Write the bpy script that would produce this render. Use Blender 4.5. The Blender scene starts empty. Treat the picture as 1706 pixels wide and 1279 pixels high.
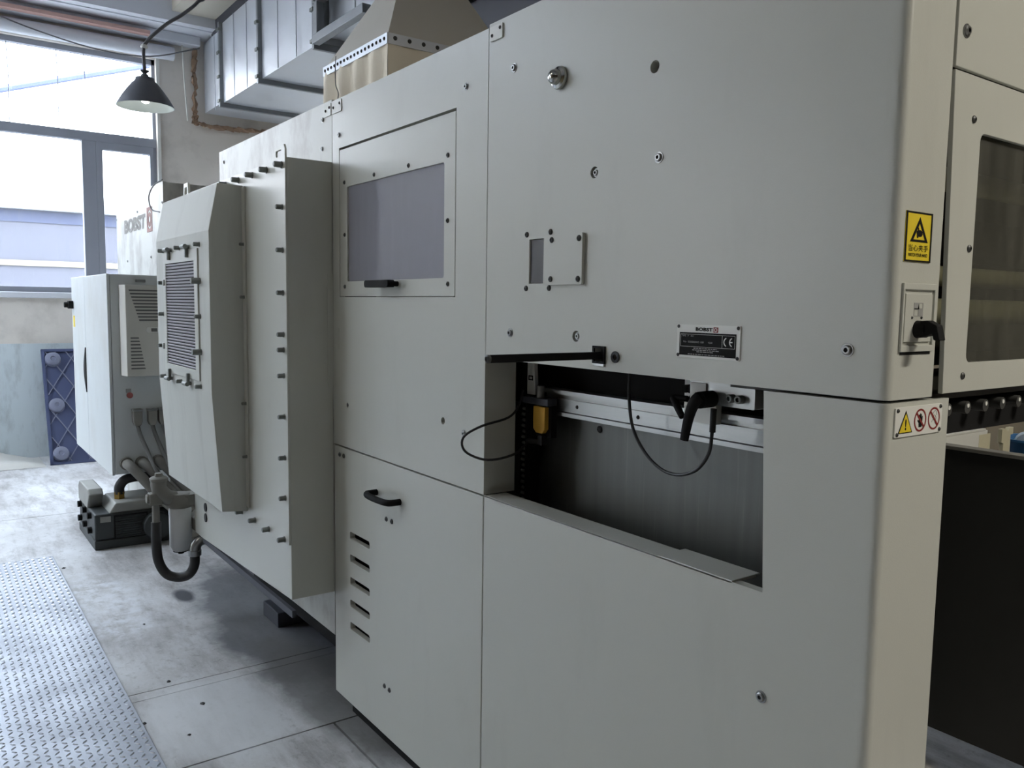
import bpy, bmesh, math, random
from mathutils import Vector, Matrix
from mathutils.geometry import tessellate_polygon

random.seed(7)
SC = bpy.context.scene
COL = SC.collection

# ------------------------------------------------------------------ camera
yaw, pit, rol = math.radians(35.90126608), math.radians(5.44645482), math.radians(0.83920728)
fw = Vector((-math.cos(yaw) * math.cos(pit), math.sin(yaw) * math.cos(pit), -math.sin(pit)))
rt = fw.cross(Vector((0, 0, 1))).normalized()
up = rt.cross(fw)
rt, up = math.cos(rol) * rt + math.sin(rol) * up, -math.sin(rol) * rt + math.cos(rol) * up
cam = bpy.data.objects.new('camera', bpy.data.cameras.new('camera'))
COL.objects.link(cam)
cam.matrix_world = Matrix(((rt.x, up.x, -fw.x, 0), (rt.y, up.y, -fw.y, -1.2), (rt.z, up.z, -fw.z, 1.5), (0, 0, 0, 1)))
cam.data.sensor_width = 36
cam.data.lens = 1374.83 / 1706 * 36
cam.data.clip_start = 0.02
SC.camera = cam

# ------------------------------------------------------------------ world (overcast-bright sky)
W = bpy.data.worlds.new('world')
SC.world = W
W.use_nodes = True
nt = W.node_tree
nt.nodes.clear()
tc = nt.nodes.new('ShaderNodeTexCoord')
sp = nt.nodes.new('ShaderNodeSeparateXYZ')
rp = nt.nodes.new('ShaderNodeValToRGB')
bg = nt.nodes.new('ShaderNodeBackground')
wo = nt.nodes.new('ShaderNodeOutputWorld')
nt.links.new(tc.outputs['Generated'], sp.inputs[0])
nt.links.new(sp.outputs['Z'], rp.inputs[0])
nt.links.new(rp.outputs[0], bg.inputs[0])
nt.links.new(bg.outputs[0], wo.inputs[0])
rp.color_ramp.elements[0].position = 0.13
rp.color_ramp.elements[0].color = (1, 1, 1, 1)
rp.color_ramp.elements[1].position = 0.25
rp.color_ramp.elements[1].color = (0.84, 0.92, 1.0, 1)
bg.inputs[1].default_value = 13.6

# ------------------------------------------------------------------ exposure
SC.view_settings.view_transform = 'Standard'
SC.view_settings.look = 'None'
SC.view_settings.exposure = 0.0
SC.view_settings.gamma = 1.0
SC.view_settings.use_curve_mapping = False
SC.cycles.max_bounces = 7
SC.cycles.diffuse_bounces = 5
SC.cycles.glossy_bounces = 3
SC.cycles.transmission_bounces = 3
SC.cycles.transparent_max_bounces = 8
SC.cycles.caustics_reflective = False
SC.cycles.caustics_refractive = False

# ------------------------------------------------------------------ node materials
def lin(c):
    return tuple((v / 255 / 12.92) if v / 255 <= 0.04045 else ((v / 255 + 0.055) / 1.055) ** 2.4 for v in c)

def mat(name, rgb, rough=0.5, metal=0.0, var=0.0, vscale=3.0, stretch=(1, 1, 1), bump=0.0, bscale=200.0,
        spec=0.5, rvar=0.0, dirt=None, dscale=6.0, dlo=0.55, dhi=0.75, dstretch=None, emit=0.0, alpha=None):
    m = bpy.data.materials.new(name)
    m.use_nodes = True
    n, l = m.node_tree.nodes, m.node_tree.links
    b = n['Principled BSDF']
    c = lin(rgb)
    b.inputs['Base Color'].default_value = (*c, 1)
    b.inputs['Roughness'].default_value = rough
    b.inputs['Metallic'].default_value = metal
    b.inputs['Specular IOR Level'].default_value = spec
    t = n.new('ShaderNodeTexCoord')
    col = None
    if var:
        mp = n.new('ShaderNodeMapping')
        mp.inputs['Scale'].default_value = stretch
        l.new(t.outputs['Object'], mp.inputs[0])
        no = n.new('ShaderNodeTexNoise')
        no.inputs['Scale'].default_value = vscale
        no.inputs['Detail'].default_value = 6
        l.new(mp.outputs[0], no.inputs['Vector'])
        mx = n.new('ShaderNodeMix')
        mx.data_type = 'RGBA'
        mx.inputs['A'].default_value = (*[v * (1 - var) for v in c], 1)
        mx.inputs['B'].default_value = (*[min(1, v * (1 + var)) for v in c], 1)
        l.new(no.outputs['Fac'], mx.inputs['Factor'])
        col = mx.outputs['Result']
        if rvar:
            mr = n.new('ShaderNodeMapRange')
            mr.inputs['From Min'].default_value = 0.3
            mr.inputs['From Max'].default_value = 0.7
            mr.inputs['To Min'].default_value = max(0.02, rough - rvar)
            mr.inputs['To Max'].default_value = min(1, rough + rvar)
            l.new(no.outputs['Fac'], mr.inputs['Value'])
            l.new(mr.outputs[0], b.inputs['Roughness'])
    if dirt:
        mp = n.new('ShaderNodeMapping')
        mp.inputs['Scale'].default_value = dstretch or stretch
        l.new(t.outputs['Object'], mp.inputs[0])
        no = n.new('ShaderNodeTexNoise')
        no.inputs['Scale'].default_value = dscale
        no.inputs['Detail'].default_value = 8
        no.inputs['Roughness'].default_value = 0.65
        l.new(mp.outputs[0], no.inputs['Vector'])
        rr = n.new('ShaderNodeMapRange')
        rr.inputs['From Min'].default_value = dlo
        rr.inputs['From Max'].default_value = dhi
        rr.inputs['To Max'].default_value = dirt[1]
        l.new(no.outputs['Fac'], rr.inputs['Value'])
        mx = n.new('ShaderNodeMix')
        mx.data_type = 'RGBA'
        if col is None:
            mx.inputs['A'].default_value = (*c, 1)
        else:
            l.new(col, mx.inputs['A'])
        mx.inputs['B'].default_value = (*lin(dirt[0]), 1)
        l.new(rr.outputs[0], mx.inputs['Factor'])
        col = mx.outputs['Result']
    if col is not None:
        l.new(col, b.inputs['Base Color'])
    if bump:
        no = n.new('ShaderNodeTexNoise')
        no.inputs['Scale'].default_value = bscale
        no.inputs['Detail'].default_value = 3
        l.new(t.outputs['Object'], no.inputs['Vector'])
        bp = n.new('ShaderNodeBump')
        bp.inputs['Strength'].default_value = bump
        bp.inputs['Distance'].default_value = 0.002
        l.new(no.outputs['Fac'], bp.inputs['Height'])
        l.new(bp.outputs[0], b.inputs['Normal'])
    if emit:
        b.inputs['Emission Color'].default_value = (*c, 1)
        b.inputs['Emission Strength'].default_value = emit
    return m

def glassy(name, tint, clear, rough=0.05, dirt=(200, 205, 210), dirt_amt=0.2, dscale=3.0, dlo=0.45, dhi=0.8):
    """thin pane: part clear transmission, part glossy reflection, part dust"""
    m = bpy.data.materials.new(name)
    m.use_nodes = True
    n, l = m.node_tree.nodes, m.node_tree.links
    n.clear()
    out = n.new('ShaderNodeOutputMaterial')
    tr = n.new('ShaderNodeBsdfTransparent')
    tr.inputs[0].default_value = (*lin(tint), 1)
    gl = n.new('ShaderNodeBsdfPrincipled')
    gl.inputs['Base Color'].default_value = (*lin(dirt), 1)
    gl.inputs['Roughness'].default_value = rough
    t = n.new('ShaderNodeTexCoord')
    mp = n.new('ShaderNodeMapping')
    mp.inputs['Scale'].default_value = (4, 4, 0.6)
    no = n.new('ShaderNodeTexNoise')
    no.inputs['Scale'].default_value = dscale
    no.inputs['Detail'].default_value = 8
    no.inputs['Roughness'].default_value = 0.7
    l.new(t.outputs['Object'], mp.inputs[0])
    l.new(mp.outputs[0], no.inputs['Vector'])
    mr = n.new('ShaderNodeMapRange')
    mr.inputs['From Min'].default_value = dlo
    mr.inputs['From Max'].default_value = dhi
    mr.inputs['To Min'].default_value = 1 - clear
    mr.inputs['To Max'].default_value = min(1, 1 - clear + dirt_amt)
    l.new(no.outputs['Fac'], mr.inputs['Value'])
    mx = n.new('ShaderNodeMixShader')
    l.new(mr.outputs[0], mx.inputs[0])
    l.new(tr.outputs[0], mx.inputs[1])
    l.new(gl.outputs[0], mx.inputs[2])
    l.new(mx.outputs[0], out.inputs[0])
    return m

PAINT = mat('machine_paint', (193, 194, 186), 0.33, var=0.035, vscale=1.3, bump=0.10, bscale=420,
            dirt=((150, 150, 142), 0.20), dscale=2.2, dlo=0.56, dhi=0.82, dstretch=(2.5, 2.5, 0.7))
PAINT_DULL = mat('machine_paint_dull', (194, 196, 190), 0.62, var=0.04, vscale=1.5, bump=0.08, bscale=300, spec=0.25,
                  dirt=((140, 140, 134), 0.35), dscale=2.6, dlo=0.52, dhi=0.8, dstretch=(3, 3, 0.5))
PAINT_SOOT = mat('machine_paint_sooty', (203, 204, 198), 0.42, var=0.05, vscale=2.0, bump=0.08, bscale=300,
                 dirt=((118, 108, 100), 0.75), dscale=2.4, dlo=0.46, dhi=0.72, dstretch=(2.0, 2.0, 1.1))
PAINT_DARK = mat('machine_interior', (62, 62, 60), 0.6, var=0.1, vscale=4)
BLACK = mat('black_plastic', (24, 24, 25), 0.75, var=0.1, vscale=20, spec=0.2)
RUBBER = mat('black_rubber', (22, 22, 23), 0.6)
VOID = mat('cavity_shade_black', (16, 16, 16), 0.9)  # near-black colour stands in for shade deep inside the openings
STEEL = mat('zinc_steel', (150, 151, 150), 0.32, 0.9, var=0.12, vscale=30)
BOLT = mat('dull_bolt_steel', (122, 126, 123), 0.5, 0.25, var=0.15, vscale=60)
DARKBOLT = mat('blackened_screw', (72, 73, 72), 0.45, 0.3, var=0.15, vscale=60)
SOCK = mat('screw_socket', (20, 20, 20), 0.7)
CHROME = mat('stainless', (170, 170, 166), 0.16, 1.0, var=0.1, vscale=12)
ALU = mat('brushed_aluminium', (172, 174, 172), 0.38, 0.85, var=0.10, vscale=14, stretch=(1, 8, 12))
PLATE_DK = mat('brushed_plate', (104, 106, 103), 0.42, 0.55, var=0.20, vscale=5, stretch=(7, 7, 0.35),
               dirt=((150, 150, 145), 0.35), dscale=9, dlo=0.58, dhi=0.75, dstretch=(9, 9, 0.25))
WHITE = mat('white_plate', (222, 222, 216), 0.4, var=0.04, vscale=10)
YELLOW = mat('sign_yellow', (226, 200, 46), 0.5, var=0.08, vscale=30)
SIGNBLK = mat('sign_black', (20, 19, 18), 0.7, spec=0.15)
SIGNRED = mat('sign_red', (128, 40, 38), 0.5)
BRASSY = mat('sensor_amber', (206, 160, 62), 0.45, 0.2, var=0.08, vscale=40)
CANVAS = mat('cream_canvas', (246, 236, 216), 0.9, var=0.06, vscale=5, bump=0.3, bscale=300)
HOODGREY = mat('hood_sheet', (206, 202, 192), 0.5, 0.1, var=0.06, vscale=3)
GALV = mat('galvanised_sheet', (206, 211, 218), 0.40, 0.45, var=0.10, vscale=7, rvar=0.08, bump=0.05, bscale=30)
DUCTFLANGE = mat('duct_flange', (138, 142, 146), 0.5, 0.5, var=0.15, vscale=10)
PLASTER = mat('plaster_wall', (222, 216, 208), 0.9, var=0.10, vscale=1.6, bump=0.2, bscale=25,
              dirt=((120, 112, 102), 0.5), dscale=1.8, dlo=0.5, dhi=0.8)
NEARWALL = mat('warm_bounce_wall', (136, 120, 96), 0.9, var=0.10, vscale=1.6)  # unseen walls coloured darker and warmer to cut and tint bounced light
DADO = mat('dado_paint', (206, 216, 220), 0.6, var=0.05, vscale=2, dirt=((140, 146, 148), 0.6), dscale=3, dlo=0.5, dhi=0.75, dstretch=(1, 3, 1))
CEILM = mat('ceiling_slab', (196, 196, 200), 0.9, var=0.06, vscale=2)
CREAMCEIL = mat('ceiling_cream', (196, 190, 176), 0.85, var=0.05, vscale=3)
DARKSTEEL = mat('dark_steel_beam', (70, 72, 80), 0.6, 0.2, var=0.1, vscale=6)
LINTELM = mat('lintel_paint', (216, 219, 226), 0.7, var=0.06, vscale=4)
REDSTRIP = mat('red_lead_strip', (196, 160, 150), 0.8, var=0.12, vscale=9)
FOAMM = mat('expanding_foam', (160, 134, 112), 0.95, var=0.2, vscale=20, bump=1.0, bscale=60)
FRAMEM = mat('window_frame', (150, 154, 164), 0.5, var=0.06, vscale=6)
CABINET = mat('cabinet_paint', (206, 210, 210), 0.42, var=0.04, vscale=2, dirt=((176, 172, 160), 0.5), dscale=2.5, dlo=0.5, dhi=0.8, dstretch=(1, 1, .6))
ACM = mat('cooler_plastic', (208, 206, 198), 0.5, var=0.03, vscale=3)
GREYHOSE = mat('grey_conduit', (104, 104, 102), 0.6, var=0.1, vscale=10)
DUSTY = mat('dusty_casting', (128, 126, 120), 0.75, var=0.14, vscale=12)
PUMPM = mat('pump_body', (62, 66, 66), 0.55, 0.25, var=0.18, vscale=7)
PUMPTOP = mat('pump_top', (150, 150, 144), 0.6, 0.2, var=0.15, vscale=9)
CANM = mat('filter_canister', (212, 214, 214), 0.4, var=0.04, vscale=8)
HOSEM = mat('rubber_hose', (46, 46, 46), 0.65, var=0.15, vscale=14)
BRASS = mat('brass_fitting', (150, 120, 60), 0.4, 0.8)
BLUEPL = mat('blue_pallet', (68, 77, 110), 0.6, var=0.12, vscale=5)
BLUEFT = mat('pallet_foot', (118, 122, 142), 0.6, var=0.08, vscale=8)
LAMPM = mat('lamp_enamel', (92, 94, 100), 0.5, 0.2, var=0.1, vscale=12)
LAMPIN = mat('lamp_inside', (214, 220, 216), 0.5, var=0.04, vscale=12)
BULB = mat('lamp_bulb', (255, 252, 246), 0.3, emit=5.0)
TUBE = mat('fluorescent_tube', (255, 252, 244), 0.3, emit=6.0)
CABLE = mat('cable_sheath', (30, 30, 32), 0.5)
GREYCABLE = mat('grey_cable', (96, 96, 100), 0.6)
BAGM = mat('plastic_sheet', (196, 194, 188), 0.45, var=0.12, vscale=6, stretch=(1, 1, 3), bump=0.8, bscale=8)
FACADE = mat('facade_panel', (96, 97, 108), 0.8, var=0.05, vscale=0.8)
FASCIA = mat('facade_fascia', (180, 182, 186), 0.8, var=0.02, vscale=1)
STRIPE = mat('facade_stripe', (150, 144, 122), 0.8, var=0.02, vscale=1)
YARD = mat('yard_concrete', (176, 176, 174), 0.9, var=0.08, vscale=0.6)
BENCHM = mat('shade_dark_sheet', (58, 58, 56), 0.55, 0.2, var=0.12, vscale=2)  # the shade on this side is put into the dark grey
EDGEM = mat('bench_edge', (150, 148, 140), 0.5, 0.4, var=0.1, vscale=8)
BUCKETM = mat('blue_plastic', (52, 104, 150), 0.4, var=0.06, vscale=10)
FILMM = mat('pale_film_roll', (196, 208, 216), 0.4, var=0.05, vscale=12)
OCHRE = mat('cream_bracket', (206, 200, 172), 0.55, var=0.06, vscale=14)
LUGM = mat('worn_lug_highlight', (208, 213, 222), 0.34, 0.5, var=0.08, vscale=30)  # worn steel, coloured paler so the lugs carry painted highlights
CHECKER = mat('checker_steel', (146, 150, 158), 0.46, 0.55, var=0.10, vscale=5, rvar=0.08,
              dirt=((110, 112, 116), 0.45), dscale=4, dlo=0.55, dhi=0.8)
PANE = glassy('dusty_window_glass', (250, 252, 255), 0.90, 0.3, (220, 226, 232), 0.28, 2.2, 0.5, 0.8)
DOORPANE = glassy('door_pane_painted_sheen', (220, 220, 226), 0.62, 0.05, (206, 206, 216), 0.06, 1.2)  # pale lilac film colour stands in for the room's reflection
GUARDPANE = glassy('smeared_guard_pane', (226, 226, 216), 0.80, 0.06, (120, 120, 114), 0.30, 2.4, 0.4, 0.75)
SIGHT = glassy('sight_glass', (70, 72, 78), 0.15, 0.15, (84, 85, 90), 0.1, 8.0)

def concrete():
    m = bpy.data.materials.new('floor_concrete')
    m.use_nodes = True
    n, l = m.node_tree.nodes, m.node_tree.links
    b = n['Principled BSDF']
    t = n.new('ShaderNodeTexCoord')
    def noise(scale, detail=8, rough=0.6, st=(1, 1, 1)):
        mp = n.new('ShaderNodeMapping'); mp.inputs['Scale'].default_value = st
        no = n.new('ShaderNodeTexNoise'); no.inputs['Scale'].default_value = scale
        no.inputs['Detail'].default_value = detail; no.inputs['Roughness'].default_value = rough
        l.new(t.outputs['Object'], mp.inputs[0]); l.new(mp.outputs[0], no.inputs['Vector'])
        return no.outputs['Fac']
    def rng(v, a, b_, c=0.0, d=1.0):
        mr = n.new('ShaderNodeMapRange'); mr.inputs['From Min'].default_value = a; mr.inputs['From Max'].default_value = b_
        mr.inputs['To Min'].default_value = c; mr.inputs['To Max'].default_value = d
        l.new(v, mr.inputs['Value']); return mr.outputs[0]
    def mixc(f, A, B):
        mx = n.new('ShaderNodeMix'); mx.data_type = 'RGBA'
        for k, v in (('A', A), ('B', B)):
            if isinstance(v, tuple): mx.inputs[k].default_value = (*lin(v), 1)
            else: l.new(v, mx.inputs[k])
        l.new(f, mx.inputs['Factor']); return mx.outputs['Result']
    def spot(cx, cy, rx, ry, wob, soft=0.5):
        """a floor patch with its own ragged outline: 1 inside, 0 outside"""
        mp = n.new('ShaderNodeMapping')
        mp.inputs['Location'].default_value = (-cx / rx, -cy / ry, 0)
        mp.inputs['Scale'].default_value = (1 / rx, 1 / ry, 0)
        l.new(t.outputs['Object'], mp.inputs[0])
        ln = n.new('ShaderNodeVectorMath'); ln.operation = 'LENGTH'
        l.new(mp.outputs[0], ln.inputs[0])
        ad = n.new('ShaderNodeMath'); ad.operation = 'MULTIPLY_ADD'; ad.inputs[1].default_value = wob
        l.new(noise(4.5, 4), ad.inputs[0]); l.new(ln.outputs['Value'], ad.inputs[2])
        return rng(ad.outputs[0], 1 + wob * 0.5 - soft * 0.5, 1 + wob * 0.5 + soft * 0.5, 1, 0)
    c = mixc(rng(noise(1.6), 0.35, 0.68), (176, 175, 174), (212, 213, 215))
    c = mixc(rng(noise(9, 10, 0.7), 0.52, 0.72, 0, 0.55), c, (208, 210, 214))
    c = mixc(rng(noise(26, 6, 0.7), 0.55, 0.72, 0, 0.6), c, (112, 108, 104))
    c = mixc(rng(noise(70, 4, 0.7), 0.56, 0.66, 0, 0.35), c, (214, 216, 220))
    c = mixc(rng(noise(3.2, 6, 0.7, (0.6, 2.2, 1)), 0.46, 0.70, 0, 0.75), c, (118, 113, 110))
    sp1 = spot(-2.95, -0.38, 0.34, 0.24, 0.7, 0.35)      # pale scrubbed cement
    c = mixc(rng(sp1, 0, 1, 0, 0.7), c, (206, 208, 210))
    sp4 = spot(-4.35, -0.50, 0.55, 0.18, 1.0, 0.5)
    c = mixc(rng(noise(14, 8, 0.7), 0.42, 0.60, 0.0, 0.8), c, mixc(sp4, c, (216, 219, 224)))
    sp2 = spot(-3.75, 0.16, 0.95, 0.32, 0.9, 0.35)       # spilled oil, with the shade along the machine painted in
    c = mixc(rng(sp2, 0, 1, 0, 0.85), c, (92, 94, 100))
    sp5 = spot(-2.9, 0.05, 0.6, 0.17, 0.8, 0.4)
    c = mixc(rng(sp5, 0, 1, 0, 0.8), c, (104, 103, 102))
    sp3 = spot(-4.28, -0.145, 0.10, 0.045, 0.5, 0.5)
    c = mixc(sp3, c, (70, 72, 78))
    l.new(c, b.inputs['Base Color'])
    l.new(rng(noise(2.1), 0.3, 0.7, 0.42, 0.7), b.inputs['Roughness'])
    bp = n.new('ShaderNodeBump'); bp.inputs['Strength'].default_value = 0.25; bp.inputs['Distance'].default_value = 0.004
    l.new(noise(34, 8, 0.7), bp.inputs['Height']); l.new(bp.outputs[0], b.inputs['Normal'])
    return m
CONCRETE = concrete()
JOINT = mat('floor_joint', (52, 50, 48), 0.95)

# ------------------------------------------------------------------ mesh helpers
FY = lambda y0: (lambda u, v, w: (u, y0 - w, v))       # face towards -Y: u=X, v=Z, w=out
FX = lambda x0: (lambda u, v, w: (x0 + w, u, v))       # face towards +X: u=Y, v=Z, w=out
FZ = lambda z0: (lambda u, v, w: (u, v, z0 + w))       # face up

def rect(u0, u1, v0, v1, r=0.0, n=4):
    if r <= 0:
        return [(u0, v0), (u1, v0), (u1, v1), (u0, v1)]
    pts = []
    for cx, cy, a in ((u1 - r, v0 + r, -90), (u1 - r, v1 - r, 0), (u0 + r, v1 - r, 90), (u0 + r, v0 + r, 180)):
        for i in range(n + 1):
            t = math.radians(a + 90 * i / n)
            pts.append((cx + r * math.cos(t), cy + r * math.sin(t)))
    return pts

def circ(u, v, r, n=16):
    return [(u + r * math.cos(2 * math.pi * i / n), v + r * math.sin(2 * math.pi * i / n)) for i in range(n)]

def smooth_path(pts, k=6):
    P = [Vector(p) for p in pts]
    if len(P) < 3: return P
    P = [2 * P[0] - P[1]] + P + [2 * P[-1] - P[-2]]
    out = []
    for i in range(1, len(P) - 2):
        for j in range(k):
            t = j / k
            a, b, c, d = P[i - 1], P[i], P[i + 1], P[i + 2]
            out.append(0.5 * ((2 * b) + (c - a) * t + (2 * a - 5 * b + 4 * c - d) * t * t + (3 * b - a - 3 * c + d) * t ** 3))
    out.append(P[-2])
    return out

class MB:
    def __init__(s): s.v, s.f = [], []
    def add(s, vs, fs):
        o = len(s.v); s.v += [tuple(x) for x in vs]; s.f += [tuple(i + o for i in f) for f in fs]; return s
    def box(s, x0, x1, y0, y1, z0, z1):
        return s.add([(x, y, z) for x in (x0, x1) for y in (y0, y1) for z in (z0, z1)],
                     [(0, 1, 3, 2), (4, 6, 7, 5), (0, 4, 5, 1), (2, 3, 7, 6), (0, 2, 6, 4), (1, 5, 7, 3)])
    def prism(s, outer, fn, w0, w1, holes=()):
        loops = [list(outer)] + [list(h) for h in holes]
        flat = [p for lp in loops for p in lp]; n = len(flat)
        if holes or len(outer) > 4:
            tri = tessellate_polygon([[Vector((p[0], p[1], 0)) for p in lp] for lp in loops])
        else:
            tri = [tuple(range(len(outer)))]
        fs = [tuple(t) for t in tri] + [tuple(i + n for i in reversed(t)) for t in tri]
        o = 0
        for lp in loops:
            k = len(lp)
            fs += [(o + i, o + (i + 1) % k, o + n + (i + 1) % k, o + n + i) for i in range(k)]
            o += k
        return s.add([fn(p[0], p[1], w0) for p in flat] + [fn(p[0], p[1], w1) for p in flat], fs)
    def cyl(s, a, b, r, n=14, r2=None):
        a, b = Vector(a), Vector(b); r2 = r if r2 is None else r2
        d = (b - a).normalized(); e = d.orthogonal().normalized(); g = d.cross(e)
        ring = lambda c, q: [c + q * (math.cos(2 * math.pi * i / n) * e + math.sin(2 * math.pi * i / n) * g) for i in range(n)]
        return s.add(ring(a, r) + ring(b, r2), [tuple(reversed(range(n))), tuple(range(n, 2 * n))] +
                     [(i, (i + 1) % n, n + (i + 1) % n, n + i) for i in range(n)])
    def lathe(s, c, ax, prof, n=16, caps=True):
        c, d = Vector(c), Vector(ax).normalized(); e = d.orthogonal().normalized(); g = d.cross(e)
        vs = [c + h * d + r * (math.cos(2 * math.pi * i / n) * e + math.sin(2 * math.pi * i / n) * g) for r, h in prof for i in range(n)]
        fs = [(k * n + i, k * n + (i + 1) % n, (k + 1) * n + (i + 1) % n, (k + 1) * n + i) for k in range(len(prof) - 1) for i in range(n)]
        if caps: fs += [tuple(reversed(range(n))), tuple(range((len(prof) - 1) * n, len(prof) * n))]
        return s.add(vs, fs)
    def tube(s, pts, r, n=10, k=6):
        P = smooth_path(pts, k); d = (P[1] - P[0]).normalized(); e = d.orthogonal().normalized(); vs = []
        for i, p in enumerate(P):
            q = (P[min(i + 1, len(P) - 1)] - P[max(i - 1, 0)]).normalized()
            e = (e - q * e.dot(q)).normalized(); g = q.cross(e)
            rr = r[0] + (r[1] - r[0]) * i / (len(P) - 1) if isinstance(r, tuple) else r
            vs += [p + rr * (math.cos(2 * math.pi * j / n) * e + math.sin(2 * math.pi * j / n) * g) for j in range(n)]
        m = len(P)
        fs = [(i * n + j, i * n + (j + 1) % n, (i + 1) * n + (j + 1) % n, (i + 1) * n + j) for i in range(m - 1) for j in range(n)]
        fs += [tuple(reversed(range(n))), tuple(range((m - 1) * n, m * n))]
        return s.add(vs, fs)
    def mesh(s, name, smooth=False):
        me = bpy.data.meshes.new(name)
        me.from_pydata(s.v, [], s.f)
        bm = bmesh.new(); bm.from_mesh(me)
        bmesh.ops.recalc_face_normals(bm, faces=bm.faces)
        bm.to_mesh(me); bm.free()
        if smooth:
            me.polygons.foreach_set('use_smooth', [True] * len(me.polygons))
            me.set_sharp_from_angle(angle=math.radians(38))
        return me
    def build(s, name, m, parent=None, smooth=False, bevel=0.0, seg=2):
        return obj(name, s.mesh(name, smooth), m, parent, bevel=bevel, seg=seg)

WM = {}
def place(o, mw, parent=None):
    WM[o] = mw.copy()
    if parent is not None:
        o.parent = parent
        o.matrix_parent_inverse = WM[parent].inverted()
    o.matrix_basis = mw
    return o

def obj(name, me, m, parent=None, mw=Matrix(), bevel=0.0, seg=2):
    o = bpy.data.objects.new(name, me)
    if m is not None and not me.materials: me.materials.append(m)
    COL.objects.link(o)
    place(o, mw, parent)
    if bevel:
        b = o.modifiers.new('bevel', 'BEVEL'); b.width = bevel; b.segments = seg
        b.limit_method = 'ANGLE'; b.angle_limit = math.radians(40)
    return o

def tag(o, label=None, cat=None, group=None, kind=None):
    for k, v in (('label', label), ('category', cat), ('group', group), ('kind', kind)):
        if v: o[k] = v
    return o

def thing(name, label, cat, loc=(0, 0, 0), group=None, kind=None):
    o = bpy.data.objects.new(name, None)
    o.empty_display_size = 0.1
    COL.objects.link(o)
    place(o, Matrix.Translation(loc))
    return tag(o, label, cat, group, kind)

# shared fastener meshes (axis +Z = outwards)
def socket_screw_mesh(r=0.009, h=0.006):
    b = MB().lathe((0, 0, 0), (0, 0, 1), [(r * 1.35, 0), (r * 1.35, 0.0015), (r, 0.0015), (r * 0.98, h * 0.7), (r * 0.75, h), (r * 0.45, h), (r * 0.42, h - 0.003), (0.0004, h - 0.003)], 14)
    me = b.mesh('socket_screw', True)
    me.materials.append(STEEL); me.materials.append(SOCK)
    for p in me.polygons:
        c = p.center
        if math.hypot(c.x, c.y) < r * 0.44 and c.z > h * 0.3: p.material_index = 1
    return me
def button_screw_mesh(r=0.007, h=0.004):
    me = MB().lathe((0, 0, 0), (0, 0, 1), [(r, 0), (r * 0.97, h * 0.4), (r * 0.7, h * 0.85), (r * 0.4, h), (r * 0.36, h - 0.002), (0.0004, h - 0.002)], 12).mesh('button_screw', True)
    me.materials.append(DARKBOLT); return me
def hex_bolt_mesh(r=0.011, h=0.030):
    b = MB().lathe((0, 0, 0), (0, 0, 1), [(r * 1.15, 0), (r * 1.15, 0.003), (r * 0.95, 0.003), (r * 0.95, h - 0.003), (r * 0.7, h), (0.0004, h)], 10)
    me = b.mesh('hex_bolt', True); me.materials.append(BOLT); return me
SCREW, BUTTON, BOLTM = socket_screw_mesh(), button_screw_mesh(), hex_bolt_mesh()
SMALLSCREW = button_screw_mesh(0.005, 0.003); SMALLSCREW.name = 'small_screw'
OUT_Y = Matrix.Rotation(math.radians(90), 4, 'X')       # +Z -> -Y
OUT_X = Matrix.Rotation(math.radians(90), 4, 'Y')       # +Z -> +X
def fastener(me, p, parent, rot=OUT_Y, s=1.0, name='screw'):
    return obj(name, me, None, parent, Matrix.Translation(p) @ rot @ Matrix.Scale(s, 4))

# lettering: flat print made from the built-in font, all converted in one pass
TEXTS = {}
def request_text(key, body, bold=0.0):
    c = bpy.data.curves.new('lettering', 'FONT'); c.body = body; c.offset = bold; c.resolution_u = 3
    o = bpy.data.objects.new('lettering', c); COL.objects.link(o); TEXTS[key] = o
for k, t_, b_ in (('bobst', 'BOBST', 0.045), ('bobst2', 'BOBST', 0.055), ('ce1', 'C', 0.0), ('ce2', 'E', 0.0), ('zh', '当心夹手', 0.0), ('en', 'WATCH YOUR HAND', 0.02),
                  ('type', 'TYPE   P   10.1', 0.0), ('no', 'No  058880003 108', 0.0), ('year', 'YEAR', 0.0), ('excl', '!', 0.03)):
    request_text(k, t_, b_)
bpy.context.view_layer.update()
DG = bpy.context.evaluated_depsgraph_get()
for k in list(TEXTS):
    o = TEXTS[k]
    TEXTS[k] = bpy.data.meshes.new_from_object(o.evaluated_get(DG))
    c = o.data; bpy.data.objects.remove(o); bpy.data.curves.remove(c)
def lettering(key, fn, u0, u1, v0, v1, w, m, parent, name='lettering'):
    me = TEXTS[key].copy(); me.name = name
    xs = [v.co.x for v in me.vertices]; ys = [v.co.y for v in me.vertices]
    ax, bx, ay, by = min(xs), max(xs), min(ys), max(ys)
    for v in me.vertices:
        v.co = fn(u0 + (v.co.x - ax) / (bx - ax) * (u1 - u0), v0 + (v.co.y - ay) / (by - ay) * (v1 - v0), w)
    me.materials.clear()
    return obj(name, me, m, parent)

# ================================================================== SETTING
XW = -8.9
# floor: base slab with separate cast fields
fl = MB().box(XW - 0.3, 9, -9, 6, -0.25, -0.012).build('floor', JOINT)
tag(fl, kind='structure')
g = 0.004
xs = [XW - 0.25, -6.43, -3.28, -3.215, -2.66, -1.1, 0.6, 2.4, 5.0, 9.0]
for i in range(len(xs) - 1):
    ys = [-9, -5.0, -2.3, 2.4, 6.0] if xs[i] < -2.7 else [-9, -5.0, -2.3, -0.043, 2.4, 6.0]
    for j in range(len(ys) - 1):
        MB().box(xs[i] + g * (0.35 if i in (2, 3) else 1), xs[i + 1] - g * (0.35 if i in (2,) else 1), ys[j] + g, ys[j + 1] - g, -0.06, 0.0).build('slab', CONCRETE, fl)

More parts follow.
